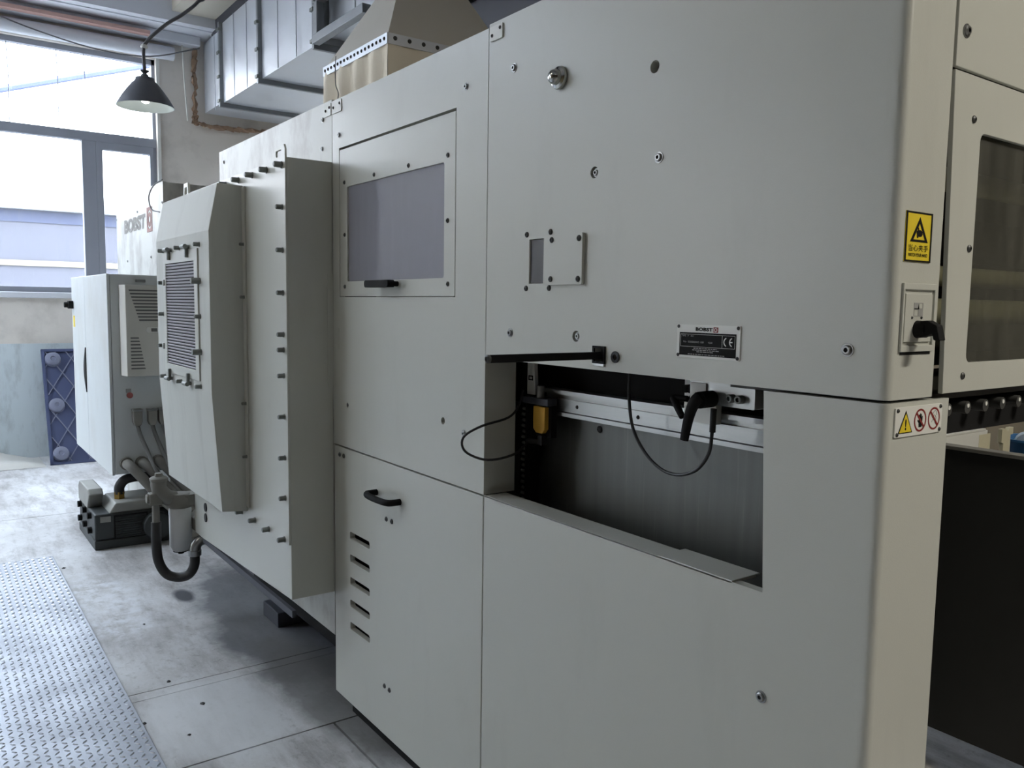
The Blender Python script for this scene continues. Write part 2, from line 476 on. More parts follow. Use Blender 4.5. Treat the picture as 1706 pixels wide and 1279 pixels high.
# far wall with the long window opening
WY0, WY1, WZ0, WZ1 = -2.6, 0.84, 1.558, 3.865
wf = MB().prism(rect(-9, 6, 0, 4.6), lambda u, v, w: (XW - w, u, v), 0, 0.25,
                [rect(WY0, WY1, WZ0, WZ1)]).build('wall_far', PLASTER)
tag(wf, kind='structure')
MB().box(XW, XW + 0.006, -9, 6, 0.0, 1.078).build('dado', DADO, wf)
MB().box(XW - 0.25, XW + 0.03, WY0, WY1, WZ0 - 0.055, WZ0).build('window_ledge', LINTELM, wf, bevel=0.005)
# window: frame, transom, mullions, panes
wn = thing('window_1', None, None, (XW, -1, WZ0), kind='structure')
fd0, fd1 = XW - 0.12, XW - 0.05
MB().box(fd0, fd1, WY0, WY1, WZ1 - 0.05, WZ1).box(fd0, fd1, WY0, WY1, WZ0, WZ0 + 0.05).box(fd0, fd1, WY0, WY0 + 0.06, WZ0, WZ1).box(fd0, fd1, WY1 - 0.03, WY1, WZ0, WZ1).build('window_frame', FRAMEM, wn)
MB().box(fd0, fd1 + 0.01, WY0, WY1, 3.01, 3.098).build('transom', FRAMEM, wn, bevel=0.004)
ml = [(0.165, 0.289)] + [(0.165 - 1.25 * k, 0.255 - 1.25 * k) for k in range(1, 3)]
for a, b in ml:
    MB().box(fd0, fd1 + 0.012, a, b, WZ0, 3.01).build('mullion', FRAMEM, wn, bevel=0.004)
MB().prism(rect(0.289, WY1 - 0.03, WZ0 + 0.05, 3.01), lambda u, v, w: (fd0 + w, u, v), 0.01, 0.085, [rect(0.345, 0.775, WZ0 + 0.10, 2.94, 0.015)]).build('sash', FRAMEM, wn, bevel=0.003)
ed = [WY0 + 0.03] + [v for p in reversed(ml) for v in p] + [WY1 - 0.02]
for k in range(0, len(ed), 2):
    MB().box(XW - 0.088, XW - 0.084, ed[k], ed[k + 1], WZ0 + 0.02, 3.02).build('pane', PANE, wn)
tp = [WY0, -0.39, WY1]
for k in range(2):
    MB().box(XW - 0.088, XW - 0.084, tp[k] + 0.004, tp[k + 1] - 0.004, 3.08, WZ1 - 0.02).build('pane', PANE, wn)
for yy in (-0.42, -0.02, 0.21):
    MB().tube([(XW - 0.07, yy, WZ1 - 0.04), (XW - 0.07, yy + 0.008, 3.5), (XW - 0.07, yy + 0.002, 3.1)], 0.004, 6).build('sealant_run', FRAMEM, wn)

# other walls, ceiling
tag(MB().box(XW, 9, 5.0, 5.2, 0, 4.6).build('wall_back', NEARWALL), kind='structure')
tag(MB().prism(rect(XW, 9, 0, 4.6), FY(-8.4), 0, 0.2, [rect(-8.6, -7.2, 0.9, 4.0)]).build('wall_front', NEARWALL), kind='structure')
tag(MB().box(8.8, 9.0, -8.4, 5.0, 0, 4.6).build('wall_near', NEARWALL), kind='structure')
w = thing('added_side_window', None, None, (-5.8, -8.5, 0.9), kind='structure')  # unseen window, added and sized to throw daylight on the far end
MB().prism(rect(-8.6, -7.2, 0.9, 4.0), FY(-8.48), 0, 0.05, [rect(-8.54, -7.26, 0.96, 3.94)]).build('window_frame', FRAMEM, w)
MB().box(-8.56, -7.24, -8.51, -8.505, 0.94, 3.96).build('pane', PANE, w)
ce = MB().prism(rect(XW - 0.2, 9, -8.6, 5.2), FZ(4.32), 0, 0.18, [rect(-8.5, -6.2, -6.6, -1.9), rect(-8.4, -5.4, 2.6, 4.6)]).build('ceiling', CEILM)
tag(ce, kind='structure')
sl = thing('window_3', None, None, (-6.2, -4.4, 4.5), kind='structure')   # roof light over the aisle
for k in range(5):
    xx = -8.5 + 2.3 * k / 4
    MB().box(xx - 0.03, xx + 0.03, -6.6, -1.9, 4.44, 4.52).build('glazing_bar', FRAMEM, sl)
for k in range(4):
    MB().box(-8.5 + 2.3 * k / 4, -8.5 + 2.3 * (k + 1) / 4, -6.6, -1.9, 4.52, 4.525).build('pane', PANE, sl)
sl = thing('added_roof_light', None, None, (-7, 3.6, 4.5), kind='structure')   # unseen rear roof light, added to brighten the far wall and duct
for k in range(3):
    xx = -8.4 + 3.0 * k / 2
    MB().box(xx - 0.03, xx + 0.03, 2.6, 4.6, 4.44, 4.52).build('glazing_bar', FRAMEM, sl)
for k in range(2):
    MB().box(-8.4 + 1.5 * k, -6.9 + 1.5 * k, 2.6, 4.6, 4.52, 4.525).build('pane', PANE, sl)
# ceiling edge work above the window
tag(MB().tube([(XW + 0.05, -8.3, 3.93), (XW + 0.05, 1.0, 3.93)], 0.065, 12, 1).build('trim_1', LINTELM, smooth=True), kind='structure')
tag(MB().box(XW, XW + 0.14, -8.3, 1.24, 4.03, 4.12).build('trim_2', LINTELM, bevel=0.01), kind='structure')
tag(MB().box(XW + 0.14, XW + 0.22, -8.3, 0.75, 4.03, 4.065).build('trim_3', REDSTRIP), kind='structure')
tag(MB().box(XW, XW + 0.34, -8.3, 4.9, 4.12, 4.32).build('trim_4', LINTELM), kind='structure')
tag(MB().box(XW + 0.34, XW + 0.44, -8.3, 4.9, 4.13, 4.32).build('trim_5', LINTELM), kind='structure')
tag(MB().box(XW + 0.44, -2.0, 0.90, 1.30, 4.22, 4.32).build('trim_6', CREAMCEIL), kind='structure')
tag(MB().box(XW + 0.3, 8.6, 1.30, 1.52, 4.10, 4.32).build('trim_7', DARKSTEEL), kind='structure')
tag(MB().box(-4.15, -3.85, -8.3, 4.9, 4.05, 4.32).build('trim_8', DARKSTEEL), kind='structure')
tag(MB().box(XW, XW + 0.02, 0.84, 0.87, 1.56, 3.9).build('trim_9', WHITE), kind='structure')

# ================================================================== NEAR FEEDER UNIT
fu = thing('feeder_unit', 'tall light grey press unit nearest the camera, with wide cutout showing a dark plate', 'machine unit', (-1.23, 0.5, 0))
CX = -0.700
holes = [circ(-1.195, 1.970, 0.0125), circ(-1.367, 1.787, 0.0125), circ(-1.416, 1.433, 0.0125), circ(-1.285, 1.394, 0.0115),
         rect(-1.352, -1.320, 1.381, 1.411), rect(-1.595, -1.45, 1.552, 1.657)]
up_ = MB().prism(rect(-1.7755, CX, 1.3625, 2.198), FY(0), -0.02, 0, holes).build('upper_panel', PAINT, fu)
def corner(y1, z0, z1, name):
    a = [(-0.693 - 0.0 + 0.014 * math.cos(math.radians(t)), 0.014 + 0.014 * math.sin(math.radians(t))) for t in range(-90, 1, 15)]
    poly = [(CX, 0.0)] + a + [(-0.679, y1), (-0.694, y1), (-0.694, 0.02), (CX, 0.02)]
    return MB().prism(poly, FZ(0), z0, z1).build(name, PAINT, fu, smooth=True)
cu = corner(0.132, 1.3625, 2.198, 'upper_end_panel')
lo_ = MB().prism([(-1.7755, 0.081), (CX, 0.081), (CX, 1.3575), (-0.906, 1.3575), (-0.890, 0.999), (-1.7755, 0.999)], FY(0), -0.02, 0).build('lower_panel', PAINT, fu)
cl = corner(0.188, 0.081, 1.3575, 'lower_end_panel')
MB().box(-1.775, -1.02, 0.26, 1.3, 1.37, 2.19).build('upper_body', PAINT_DARK, fu)
MB().box(-1.775, -0.70, 0.03, 1.3, 2.17, 2.196).build('top_cover', PAINT, fu)
MB().box(-1.775, -1.26, 0.24, 1.25, 0.06, 1.36).box(-1.26, -0.91, 0.24, 0.58, 0.06, 1.36).build('lower_body', PAINT_DARK, fu)
MB().box(-0.91, -0.70, 0.03, 0.12, 0.06, 1.355).build('post_core', PAINT_DARK, fu)
MB().box(-1.775, -0.70, 0.021, 0.24, 0.0, 0.075).build('plinth', BLACK, fu)
# recess: sill lips, back plate, black sheets coloured as deep shade
MB().box(-1.7755, -0.957, 0.0, 0.070, 0.995, 0.9992).build('sill_lip', PAINT, fu, bevel=0.0012)
MB().box(-1.143, -0.955, -0.003, 0.078, 0.9992, 1.0024).build('sill_cap', PAINT, fu, bevel=0.001)
ip = MB().box(-1.95, -0.92, 0.20, 0.215, 0.55, 1.222).build('inner_plate', PLATE_DK, fu)
fastener(BUTTON, (-1.55, 0.199, 1.19), ip, s=1.3)
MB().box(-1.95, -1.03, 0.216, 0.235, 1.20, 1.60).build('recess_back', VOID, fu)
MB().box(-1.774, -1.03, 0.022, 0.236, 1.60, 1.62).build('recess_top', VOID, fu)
rail = MB().box(-1.74, -0.93, 0.165, 0.20, 1.226, 1.258).box(-1.74, -0.93, 0.160, 0.20, 1.270, 1.281).box(-1.74, -0.93, 0.158, 0.20, 1.214, 1.224).box(-1.74, -0.93, 0.176, 0.20, 1.222, 1.272).build('guide_rail', ALU, fu)
for sx in (-1.60, -1.38):
    fastener(SMALLSCREW, (sx, 0.165, 1.243), rail)
# screws of the upper panel
for x, z in ((-1.667, 2.070), (-1.176, 1.793), (-1.668, 1.432), (-0.750, 1.437)):
    fastener(SCREW, (x, 0, z), up_, s=0.92)
for x, z in ((-1.367, 1.787), (-1.416, 1.433)):
    fastener(SCREW, (x, 0.006, z), up_, s=0.75)
fastener(SCREW, (-0.883, 0, 0.809), lo_, s=0.92)
# stainless knob
MB().lathe((-1.489, 0, 2.009), (0, -1, 0), [(0.025, 0), (0.026, 0.004), (0.024, 0.009), (0.017, 0.012), (0.0165, 0.020), (0.014, 0.026), (0.008, 0.030), (0.0004, 0.031)], 24).build('round_knob', CHROME, fu, smooth=True)
MB().prism(circ(-1.285, 1.394, 0.0125), FY(0), 0, 0.003, [circ(-1.285, 1.394, 0.006)]).build('grommet', RUBBER, fu)
# sight window with its slid-over cover
sw = thing('sight_window', 'small square sight glass half covered by a screwed sliding plate', 'window', (-1.5, 0, 1.55))
MB().box(-1.5935, -1.4515, 0.004, 0.007, 1.5535, 1.6555).build('glass', SIGHT, sw)
MB().box(-1.61, -1.44, 0.05, 0.055, 1.54, 1.67).build('backing', PAINT_DARK, sw)
cv = MB().prism(rect(-1.528, -1.391, 1.548, 1.661, 0.004), FY(-0.001), 0, 0.008).build('cover_plate', PAINT, sw, bevel=0.001)
for x, z in ((-1.498, 1.650), (-1.402, 1.649), (-1.500, 1.561), (-1.403, 1.560)):
    fastener(BUTTON, (x, -0.009, z), cv)
for x, z in ((-1.605, 1.669), (-1.514, 1.670), (-1.605, 1.541), (-1.516, 1.541)):
    fastener(BUTTON, (x, 0, z), sw)
# lever bar sticking out of its slot
lv = thing('lever_bar', 'dark grey flat bar sticking out of a slot above the cutout', 'lever', (-1.336, 0, 1.394))
MB().box(-1.3405, -1.3315, -0.289, 0.05, 1.3865, 1.4025).build('bar', BLACK, lv, bevel=0.0015)
MB().lathe((-1.336, -0.289, 1.3945), (0, -1, 0), [(0.0085, 0), (0.0085, 0.005), (0.005, 0.007), (0.003, 0.004), (0.0004, 0.004)], 12).build('end_bolt', DARKBOLT, lv, smooth=True)
MB().prism(rect(-1.356, -1.316, 1.377, 1.415), FY(0.0), 0.0, 0.004, [rect(-1.351, -1.321, 1.382, 1.410)]).build('slot_frame', BLACK, lv)
MB().box(-1.352, -1.318, -0.004, 0.0, 1.372, 1.377).build('slot_ledge', ALU, lv)
# little white tag at the top left corner
tg = MB().prism(rect(-1.768, -1.714, 2.153, 2.188, 0.003), FY(0), 0, 0.004).build('corner_tag', WHITE, fu, bevel=0.0008)
fastener(SMALLSCREW, (-1.758, -0.004, 2.166), tg, s=0.9)
fastener(SMALLSCREW, (-1.724, -0.004, 2.178), tg, s=0.9)

# ---- maker's plate
F0 = FY(0)
tpx0, tpx1, tpz0, tpz1 = -1.1115, -0.9595, 1.4055, 1.4685
mp_ = thing('maker_plate', 'black and silver riveted type plate reading BOBST with a CE mark', 'sign', (-1.035, 0, 1.405))
MB().prism(rect(tpx0, tpx1, tpz0, tpz1, 0.002), F0, 0, 0.0025).build('plate', WHITE, mp_, bevel=0.0006)
U = lambda f: tpx0 + f * (tpx1 - tpx0)
V = lambda f: tpz1 - f * (tpz1 - tpz0)
MB().prism(rect(U(.052), U(.945), V(.925), V(.235)), F0, 0.0025, 0.0031).build('black_field', SIGNBLK, mp_)
lettering('bobst', F0, U(.315), U(.585), V(.185), V(.075), 0.0032, SIGNBLK, mp_)
MB().prism(rect(U(.597), U(.668), V(.215), V(.058)), F0, 0.0025, 0.0031).build('emblem', SIGNRED, mp_)
MB().prism(circ(U(.632), V(.137), 0.0036, 20), F0, 0.0031, 0.0034, [circ(U(.632), V(.137), 0.0024, 20)]).build('emblem_ring', WHITE, mp_)
MB().prism(rect(U(.07), U(.93), V(.665), V(.285)), F0, 0.0031, 0.0034, [rect(U(.074), U(.735), V(.655), V(.295)), rect(U(.739), U(.926), V(.655), V(.295))]).build('field_border', PAINT, mp_)
def arc_bar(cu, cv, r, t, a0, a1, fn, n=14, sx=1.0):
    o = [(cu + sx * r * math.cos(math.radians(a0 + (a1 - a0) * i / n)), cv + r * math.sin(math.radians(a0 + (a1 - a0) * i / n))) for i in range(n + 1)]
    q = [(cu + sx * (r - t) * math.cos(math.radians(a1 - (a1 - a0) * i / n)), cv + (r - t) * math.sin(math.radians(a1 - (a1 - a0) * i / n))) for i in range(n + 1)]
    return o + q
MB().prism(arc_bar(U(.815), V(.475), 0.0085, 0.0018, 110, 250, F0, sx=1.0), F0, 0.0031, 0.0035).build('ce_mark', WHITE, mp_)
MB().prism(arc_bar(U(.90), V(.475), 0.0085, 0.0018, 110, 250, F0, sx=1.0), F0, 0.0031, 0.0035).prism(rect(U(.845), U(.893), V(.49), V(.46)), F0, 0.0031, 0.0034).build('ce_mark', WHITE, mp_)
GREYT = mat('grey_print', (150, 150, 148), 0.6)
lettering('type', F0, U(.085), U(.285), V(.365), V(.315), 0.0033, GREYT, mp_)
lettering('no', F0, U(.12), U(.45), V(.545), V(.49), 0.0033, GREYT, mp_)
lettering('year', F0, U(.52), U(.59), V(.55), V(.495), 0.0033, GREYT, mp_)
for k, (a, b, v) in enumerate(((.29, .66, .705), (.27, .69, .755), (.34, .61, .805), (.20, .78, .885))):
    q = MB(); x = a
    while x < b:
        wdt = random.uniform(.02, .06); q.prism(rect(U(x), U(min(b, x + wdt)), V(v + .014), V(v - .010)), F0, 0.0031, 0.0033); x += wdt + .012
    tag(q.build('small_print', GREYT, mp_), kind='stuff')
for u in (.03, .97):
    for v in (.06, .93):
        fastener(SMALLSCREW, (U(u), -0.0025, V(v)), mp_, s=0.7, name='rivet')

# ---- yellow hand warning sign on the end face
E0 = FX(-0.679)
ws = thing('hand_warning_sign', 'yellow portrait hand hazard sign with black triangle and Chinese text', 'sign', (-0.679, 0.06, 1.576))
y0, y1, z0, z1 = 0.0215, 0.0985, 1.5755, 1.6515
U = lambda f: y0 + f * (y1 - y0)
V = lambda f: z1 - f * (z1 - z0)
MB().prism(rect(y0, y1, z0, z1), E0, 0, 0.0012).build('plate', YELLOW, ws)
MB().prism(rect(U(.0), U(1), V(1), V(0)), E0, 0.0012, 0.0016, [rect(U(.055), U(.945), V(.965), V(.035))]).build('border', SIGNBLK, ws)
MB().prism([(U(.18), V(.60)), (U(.85), V(.60)), (U(.515), V(.10))], E0, 0.0012, 0.0016, [[(U(.295), V(.553)), (U(.735), V(.553)), (U(.515), V(.225))]]).build('triangle', SIGNBLK, ws)
hand = [(.43, .50), (.42, .44), (.40, .42), (.42, .38), (.46, .36), (.455, .31), (.48, .31), (.50, .36), (.56, .355), (.62, .39), (.635, .44), (.60, .485), (.53, .495), (.48, .49), (.475, .52), (.445, .52)]
MB().prism([(U(a), V(b)) for a, b in hand], E0, 0.0012, 0.0016).build('hand_symbol', SIGNBLK, ws)
lettering('zh', E0, U(.13), U(.88), V(.785), V(.655), 0.0017, SIGNBLK, ws)
lettering('en', E0, U(.13), U(.86), V(.895), V(.825), 0.0017, SIGNBLK, ws)

# ---- rotary isolator in its recessed frame
rs = thing('rotary_switch', 'black rotary handle on grey switch plate below the yellow sign', 'switch', (-0.679, 0.07, 1.438))
MB().prism(rect(0.022, 0.120, 1.437, 1.543), E0, 0, 0.004, [rect(0.027, 0.115, 1.447, 1.533)]).build('frame', PAINT, rs, bevel=0.001)
MB().prism(rect(0.031, 0.111, 1.452, 1.527), E0, 0, 0.003).build('plate', PAINT, rs, bevel=0.001)
MB().prism(rect(0.055, 0.082, 1.492, 1.513), E0, 0.003, 0.0034, [rect(0.0565, 0.068, 1.493, 1.502), rect(0.0695, 0.0805, 1.5045, 1.512)]).build('position_chart', GREYT, rs)
MB().prism(rect(0.0560, 0.0680, 1.503, 1.5045), E0, 0.0034, 0.0038).prism([(0.066, 1.503), (0.070, 1.503), (0.0685, 1.511)], E0, 0.0034, 0.0038).build('pointer_mark', SIGNBLK, rs)
MB().box(-0.6788, -0.6785, 0.026, 0.116, 1.432, 1.4375).build('painted_gap_shade', VOID, rs)  # thin black strip painted as the shaded gap under the frame
for y in (0.051, 0.079):
    fastener(SMALLSCREW, (-0.676, y, 1.490), rs, OUT_X, 0.5)
hd = MB().cyl((-0.679, 0.068, 1.472), (-0.660, 0.068, 1.472), 0.0140, 20, 0.0125).build('hub', BLACK, rs, smooth=True, bevel=0.0008)
MB().prism([(-0.668, 1.4850), (-0.656, 1.4860), (-0.648, 1.482), (-0.641, 1.479), (-0.635, 1.456), (-0.645, 1.456), (-0.648, 1.466), (-0.655, 1.462), (-0.668, 1.4595)],
           lambda u, v, w: (u, 0.068 + w, v), -0.0095, 0.0095).build('handle', BLACK, rs, bevel=0.003)

# ---- triple symbol sign
ts = thing('prohibition_sign', 'white landscape sign with yellow triangle and two prohibition circles', 'sign', (-0.679, 0.09, 1.302))
y0, y1, z0, z1 = 0.0215, 0.1635, 1.3035, 1.3505
U = lambda f: y0 + f * (y1 - y0)
V = lambda f: z1 - f * (z1 - z0)
MB().prism(rect(y0, y1, z0, z1, 0.002), E0, 0, 0.0025).build('plate', WHITE, ts, bevel=0.0006)
tri = [(U(.06), V(.88)), (U(.36), V(.88)), (U(.21), V(.12))]
MB().prism(tri, E0, 0.0025, 0.0029).build('triangle', SIGNBLK, ts)
MB().prism([(U(.085), V(.845)), (U(.335), V(.845)), (U(.21), V(.215))], E0, 0.0029, 0.0032).build('triangle_field', YELLOW, ts)
lettering('excl', E0, U(.195), U(.225), V(.78), V(.40), 0.0033, SIGNBLK, ts)
for cu_, nm in ((.52, 'hand'), (.82, 'strand')):
    c0, c1 = U(cu_), V(.5)
    MB().prism(circ(c0, c1, 0.0185, 28), E0, 0.0025, 0.0029, [circ(c0, c1, 0.0155, 28)]).build('prohibition_ring', SIGNRED, ts)
    a = math.radians(135)
    if nm == 'hand':
        hp = [(-.25, -.75), (-.3, -.3), (-.55, -.05), (-.45, .1), (-.25, -.05), (-.25, .6), (-.12, .62), (-.1, .15), (-.05, .72), (.08, .72), (.09, .15), (.16, .66), (.28, .64), (.26, .1), (.36, .45), (.47, .42), (.42, -.2), (.3, -.75)]
        MB().prism([(c0 + 0.0150 * p, c1 + 0.0150 * q) for p, q in hp], E0, 0.0025, 0.0028).build('hand_symbol', SIGNBLK, ts)
    else:
        for k in range(3):
            MB().prism(arc_bar(c0 + 0.002 * k - 0.001, c1 - 0.007 + 0.007 * k, 0.006, 0.0011, -20, 170, E0, 10), E0, 0.0025, 0.0028).build('strand_symbol', GREYT, ts)
    d = 0.0160; t = 0.0013
    MB().prism([(c0 + d * math.cos(a) + t, c1 + d * math.sin(a) + t), (c0 + d * math.cos(a) - t, c1 + d * math.sin(a) - t), (c0 - d * math.cos(a) - t, c1 - d * math.sin(a) - t), (c0 - d * math.cos(a) + t, c1 - d * math.sin(a) + t)], E0, 0.0029, 0.0032).build('prohibition_bar', SIGNRED, ts)
for u in (.045, .955):
    for v in (.1, .9):
        fastener(SMALLSCREW, (-0.6765, U(u), V(v)), ts, OUT_X, 0.7)

# ---- carriage, levers and cables in the recess
ca = thing('slide_carriage', 'white slide block on the rail in the cutout with two black clamp levers', 'carriage', (-1.12, 0.15, 1.26))
MB().prism(rect(-1.215, -1.128, 1.258, 1.350, 0.002), FY(0.157), 0, 0.018, [rect(-1.206, -1.196, 1.272, 1.300)]).build('slide_plate', WHITE, ca, bevel=0.001)
MB().prism(rect(-1.164, -1.000, 1.306, 1.352, 0.003), FY(0.139), 0, 0.040).build('clamp_block', ALU, ca, bevel=0.002)
MB().box(-1.160, -1.118, 0.095, 0.105, 1.308, 1.348).build('block_pad', WHITE, ca, bevel=0.001)
for x in (-1.052, -1.030):
    MB().lathe((x, 0.099, 1.324), (0, -1, 0), [(0.0085, 0), (0.0085, 0.013), (0.0075, 0.015), (0.0045, 0.015), (0.0045, 0.008), (0.0004, 0.008)], 14).build('socket_bolt', BOLT, ca, smooth=True)
MB().tube([(-1.150, 0.139, 1.316), (-1.155, 0.118, 1.314), (-1.160, 0.098, 1.312)], 0.008, 10).tube([(-1.165, 0.094, 1.312), (-1.192, 0.086, 1.313)], 0.0065, 10, 1).tube([(-1.197, 0.086, 1.313), (-1.180, 0.080, 1.295), (-1.160, 0.074, 1.276)], (0.0085, 0.0065), 10).build('small_clamp_lever', BLACK, ca, smooth=True)
MB().cyl((-1.105, 0.099, 1.318), (-1.100, 0.055, 1.318), 0.017, 18).tube([(-1.100, 0.058, 1.324), (-1.108, 0.050, 1.312), (-1.116, 0.044, 1.280), (-1.122, 0.040, 1.236)], (0.0135, 0.0085), 12).build('large_clamp_lever', BLACK, ca, smooth=True)
MB().box(-1.196, -1.186, 0.110, 0.139, 1.322, 1.338).box(-1.178, -1.169, 0.110, 0.139, 1.322, 1.340).build('stop_pins', BLACK, ca)
cb = MB().tube([(-1.362, 0.110, 1.420), (-1.350, 0.105, 1.352), (-1.345, 0.10, 1.300), (-1.330, 0.10, 1.230), (-1.290, 0.10, 1.180), (-1.240, 0.10, 1.151), (-1.190, 0.10, 1.147), (-1.140, 0.10, 1.166), (-1.106, 0.096, 1.205), (-1.094, 0.09, 1.250), (-1.092, 0.09, 1.290)], 0.0036, 8).build('hanging_cable', CABLE, None, smooth=True)
tag(cb, 'thin black cable hanging in a U loop across the dark plate', 'cable')
MB().tube([(-1.093, 0.09, 1.252), (-1.092, 0.09, 1.300)], 0.0062, 10, 1).build('cable_sleeve', RUBBER, cb, smooth=True)
# sensor group at the left of the recess
sn = thing('sensor_bracket', 'amber sensor box on a bracket at left inside the cutout', 'sensor', (-1.70, 0.13, 1.15))
MB().prism([(-1.778, 1.262), (-1.742, 1.262), (-1.750, 1.37), (-1.778, 1.37)], FY(0.150), 0, 0.012).build('white_strap', WHITE, sn, bevel=0.001)
MB().prism(rect(-1.772, -1.752, 1.300, 1.313), FY(0.138), 0, 0.001, [rect(-1.769, -1.755, 1.303, 1.310)]).build('strap_label', SIGNBLK, sn)
MB().box(-1.775, -1.665, 0.120, 0.152, 1.240, 1.258).build('arm', DARKSTEEL, sn, bevel=0.001)
MB().cyl((-1.715, 0.135, 1.258), (-1.715, 0.135, 1.290), 0.011, 14).build('adjuster', STEEL, sn, smooth=True)
MB().box(-1.733, -1.668, 0.135, 0.155, 1.155, 1.240).build('sensor_back', BLACK, sn, bevel=0.001)
MB().prism([(-1.727, 1.176), (-1.715, 1.166), (-1.688, 1.166), (-1.678, 1.178), (-1.678, 1.236), (-1.727, 1.236)], FY(0.135), 0, 0.014).build('sensor_box', BRASSY, sn, bevel=0.0015)
MB().box(-1.706, -1.688, 0.120, 0.138, 1.135, 1.160).cyl((-1.700, 0.128, 1.142), (-1.742, 0.115, 1.140), 0.007, 10).build('plug', RUBBER, sn)
cs = MB().tube([(-1.765, 0.115, 1.275), (-1.762, 0.10, 1.235), (-1.755, 0.06, 1.205), (-1.765, -0.02, 1.186), (-1.795, -0.055, 1.155), (-1.790, -0.050, 1.118), (-1.745, -0.010, 1.100), (-1.725, 0.06, 1.112), (-1.738, 0.115, 1.139)], 0.0033, 8).build('sensor_cable', CABLE, None, smooth=True)
tag(cs, 'black sensor cable looping out over the left edge of the cutout', 'cable')
ch = thing('chain_guide', 'dark vertical chain post at left edge of the dark plate', 'chain', (-1.79, 0.13, 0.95))
MB().box(-1.815, -1.778, 0.145, 0.17, 0.93, 1.40).box(-1.766, -1.760, 0.125, 0.17, 0.93, 1.24).build('channel', BLACK, ch)
for k in range(18):
    MB().cyl((-1.790 + 0.004 * (k % 2), 0.133, 0.958 + k * 0.0155), (-1.775 + 0.004 * (k % 2), 0.133, 0.958 + k * 0.0155), 0.0045, 8).build('chain_link', BOLT, ch)

# ================================================================== GUARD DOOR + UPPER GUARD at the right
gd = thing('guard_door', 'grey guard door with large smeared window at right edge', 'door', (-0.68, 0.6, 1.365))
E1 = FX(-0.684)
dp = MB().prism([(0.160, 1.3660), (1.15, 1.3660), (1.15, 1.8780), (0.1365, 1.8780)], E1, 0, 0.008, [rect(0.231, 1.08, 1.415, 1.792, 0.014)]).build('door_panel', PAINT, gd, bevel=0.001)
MB().box(-0.688, -0.685, 0.222, 1.09, 1.405, 1.80).build('pane', GUARDPANE, gd)
for y, z in ((0.204, 1.810), (0.216, 1.604), (0.222, 1.393)):
    fastener(BUTTON, (-0.676, y, z), dp, OUT_X, 0.9)
gp = thing('upper_guard', 'grey guard panel above the windowed door at top right', 'panel', (-0.68, 0.6, 1.88))
pp = MB().prism(rect(0.1365, 1.15, 1.8830, 2.30), E1, 0, 0.008).build('panel', PAINT, gp, bevel=0.0012)
fastener(SCREW, (-0.676, 0.162, 1.940), pp, OUT_X, 0.9)
ROLLERM = mat('pale_roller', (214, 212, 190), 0.3, 0.35, var=0.06, vscale=6)
# transfer rollers behind the guard window
for k, (x, z, r) in enumerate(((-0.80, 1.745, 0.022), (-0.84, 1.570, 0.020), (-0.78, 1.500, 0.024), (-0.95, 1.660, 0.05), (-0.96, 1.455, 0.05))):
    rl = thing('transfer_roller', ('slim steel roller highest behind the guard window', 'slim roller in the middle behind the guard window', 'slim bright roller lowest behind the guard window', 'thick dark roller deep behind the guard window, upper one', 'thick dark roller deep behind the guard window, lower one')[k], 'roller', (x, 0.65, z), 'rollers behind the guard window')
    MB().cyl((x, 0.14, z), (x, 1.18, z), r, 18).build('drum', ROLLERM if r < 0.03 else PAINT_DARK, rl, smooth=True)
    MB().cyl((x, 0.12, z), (x, 0.14, z), r * 0.45, 10).build('journal', BOLT, rl)
MB().box(-1.775, -0.70, 1.20, 1.24, 1.36, 2.19).build('far_side_plate', PAINT_DARK, fu)
MB().box(-1.02, -0.70, 0.05, 1.24, 1.352, 1.362).build('transfer_floor', PAINT_DARK, fu)
# feed table bars under the door
ft = thing('feed_table', 'dark feed table of parallel bars below the windowed guard door', 'table', (-1.1, 0.6, 1.30))
MB().box(-0.905, -0.735, 0.24, 1.19, 1.300, 1.322).build('bed', PAINT_DARK, ft)
MB().box(-0.735, -0.72, 0.20, 1.19, 1.285, 1.322).build('front_rail', BLACK, ft)
for k in range(15):
    y = 0.209 + 0.0655 * k
    br = MB().cyl((-0.905, y, 1.335), (-0.688, y, 1.335), 0.011, 10).build('bar', PAINT_DARK, ft, smooth=True)
    MB().cyl((-0.692, y, 1.3385), (-0.6868, y, 1.3385), 0.0038, 10).build('bar_end', WHITE, br)
# dark bench behind, with things on it
bn = thing('low_bench', 'dark sheet-sided bench in the shade right of the near corner', 'bench', (-0.3, 2.0, 0))
MB().box(-1.55, 2.2, 1.45, 1.47, 0.14, 1.068).build('front_sheet', BENCHM, bn)
MB().box(-1.55, 2.2, 1.44, 1.49, 1.066, 1.078).build('top_edge', EDGEM, bn, bevel=0.002)
MB().box(-1.55, 2.2, 1.47, 2.7, 0.88, 0.90).build('shelf', BENCHM, bn)
MB().box(-1.55, 2.2, 2.68, 2.70, 0.14, 0.92).build('rear_sheet', BENCHM, bn)
for x in (-1.45, 2.1):
    for y in (1.5, 2.62):
        MB().box(x - 0.03, x + 0.03, y - 0.02, y + 0.04, 0, 0.9).build('leg', BLACK, bn)
wb = thing('white_carton', 'pale flat box standing on the dark bench', 'box', (-1.45, 1.8, 0.9))
MB().box(-1.52, -1.40, 1.60, 1.965, 0.901, 1.072).build('body', WHITE, wb, bevel=0.003)
MB().box(-1.52, -1.398, 1.598, 1.945, 1.072, 1.079).build('lid', WHITE, wb, bevel=0.001)
MB().box(-1.403, -1.399, 1.90, 1.985, 0.901, 1.058).build('side_flap', OCHRE, wb)
br = thing('slotted_bracket', 'cream upright bracket with notched top behind the dark bench', 'bracket', (-1.4, 2.08, 0.9))
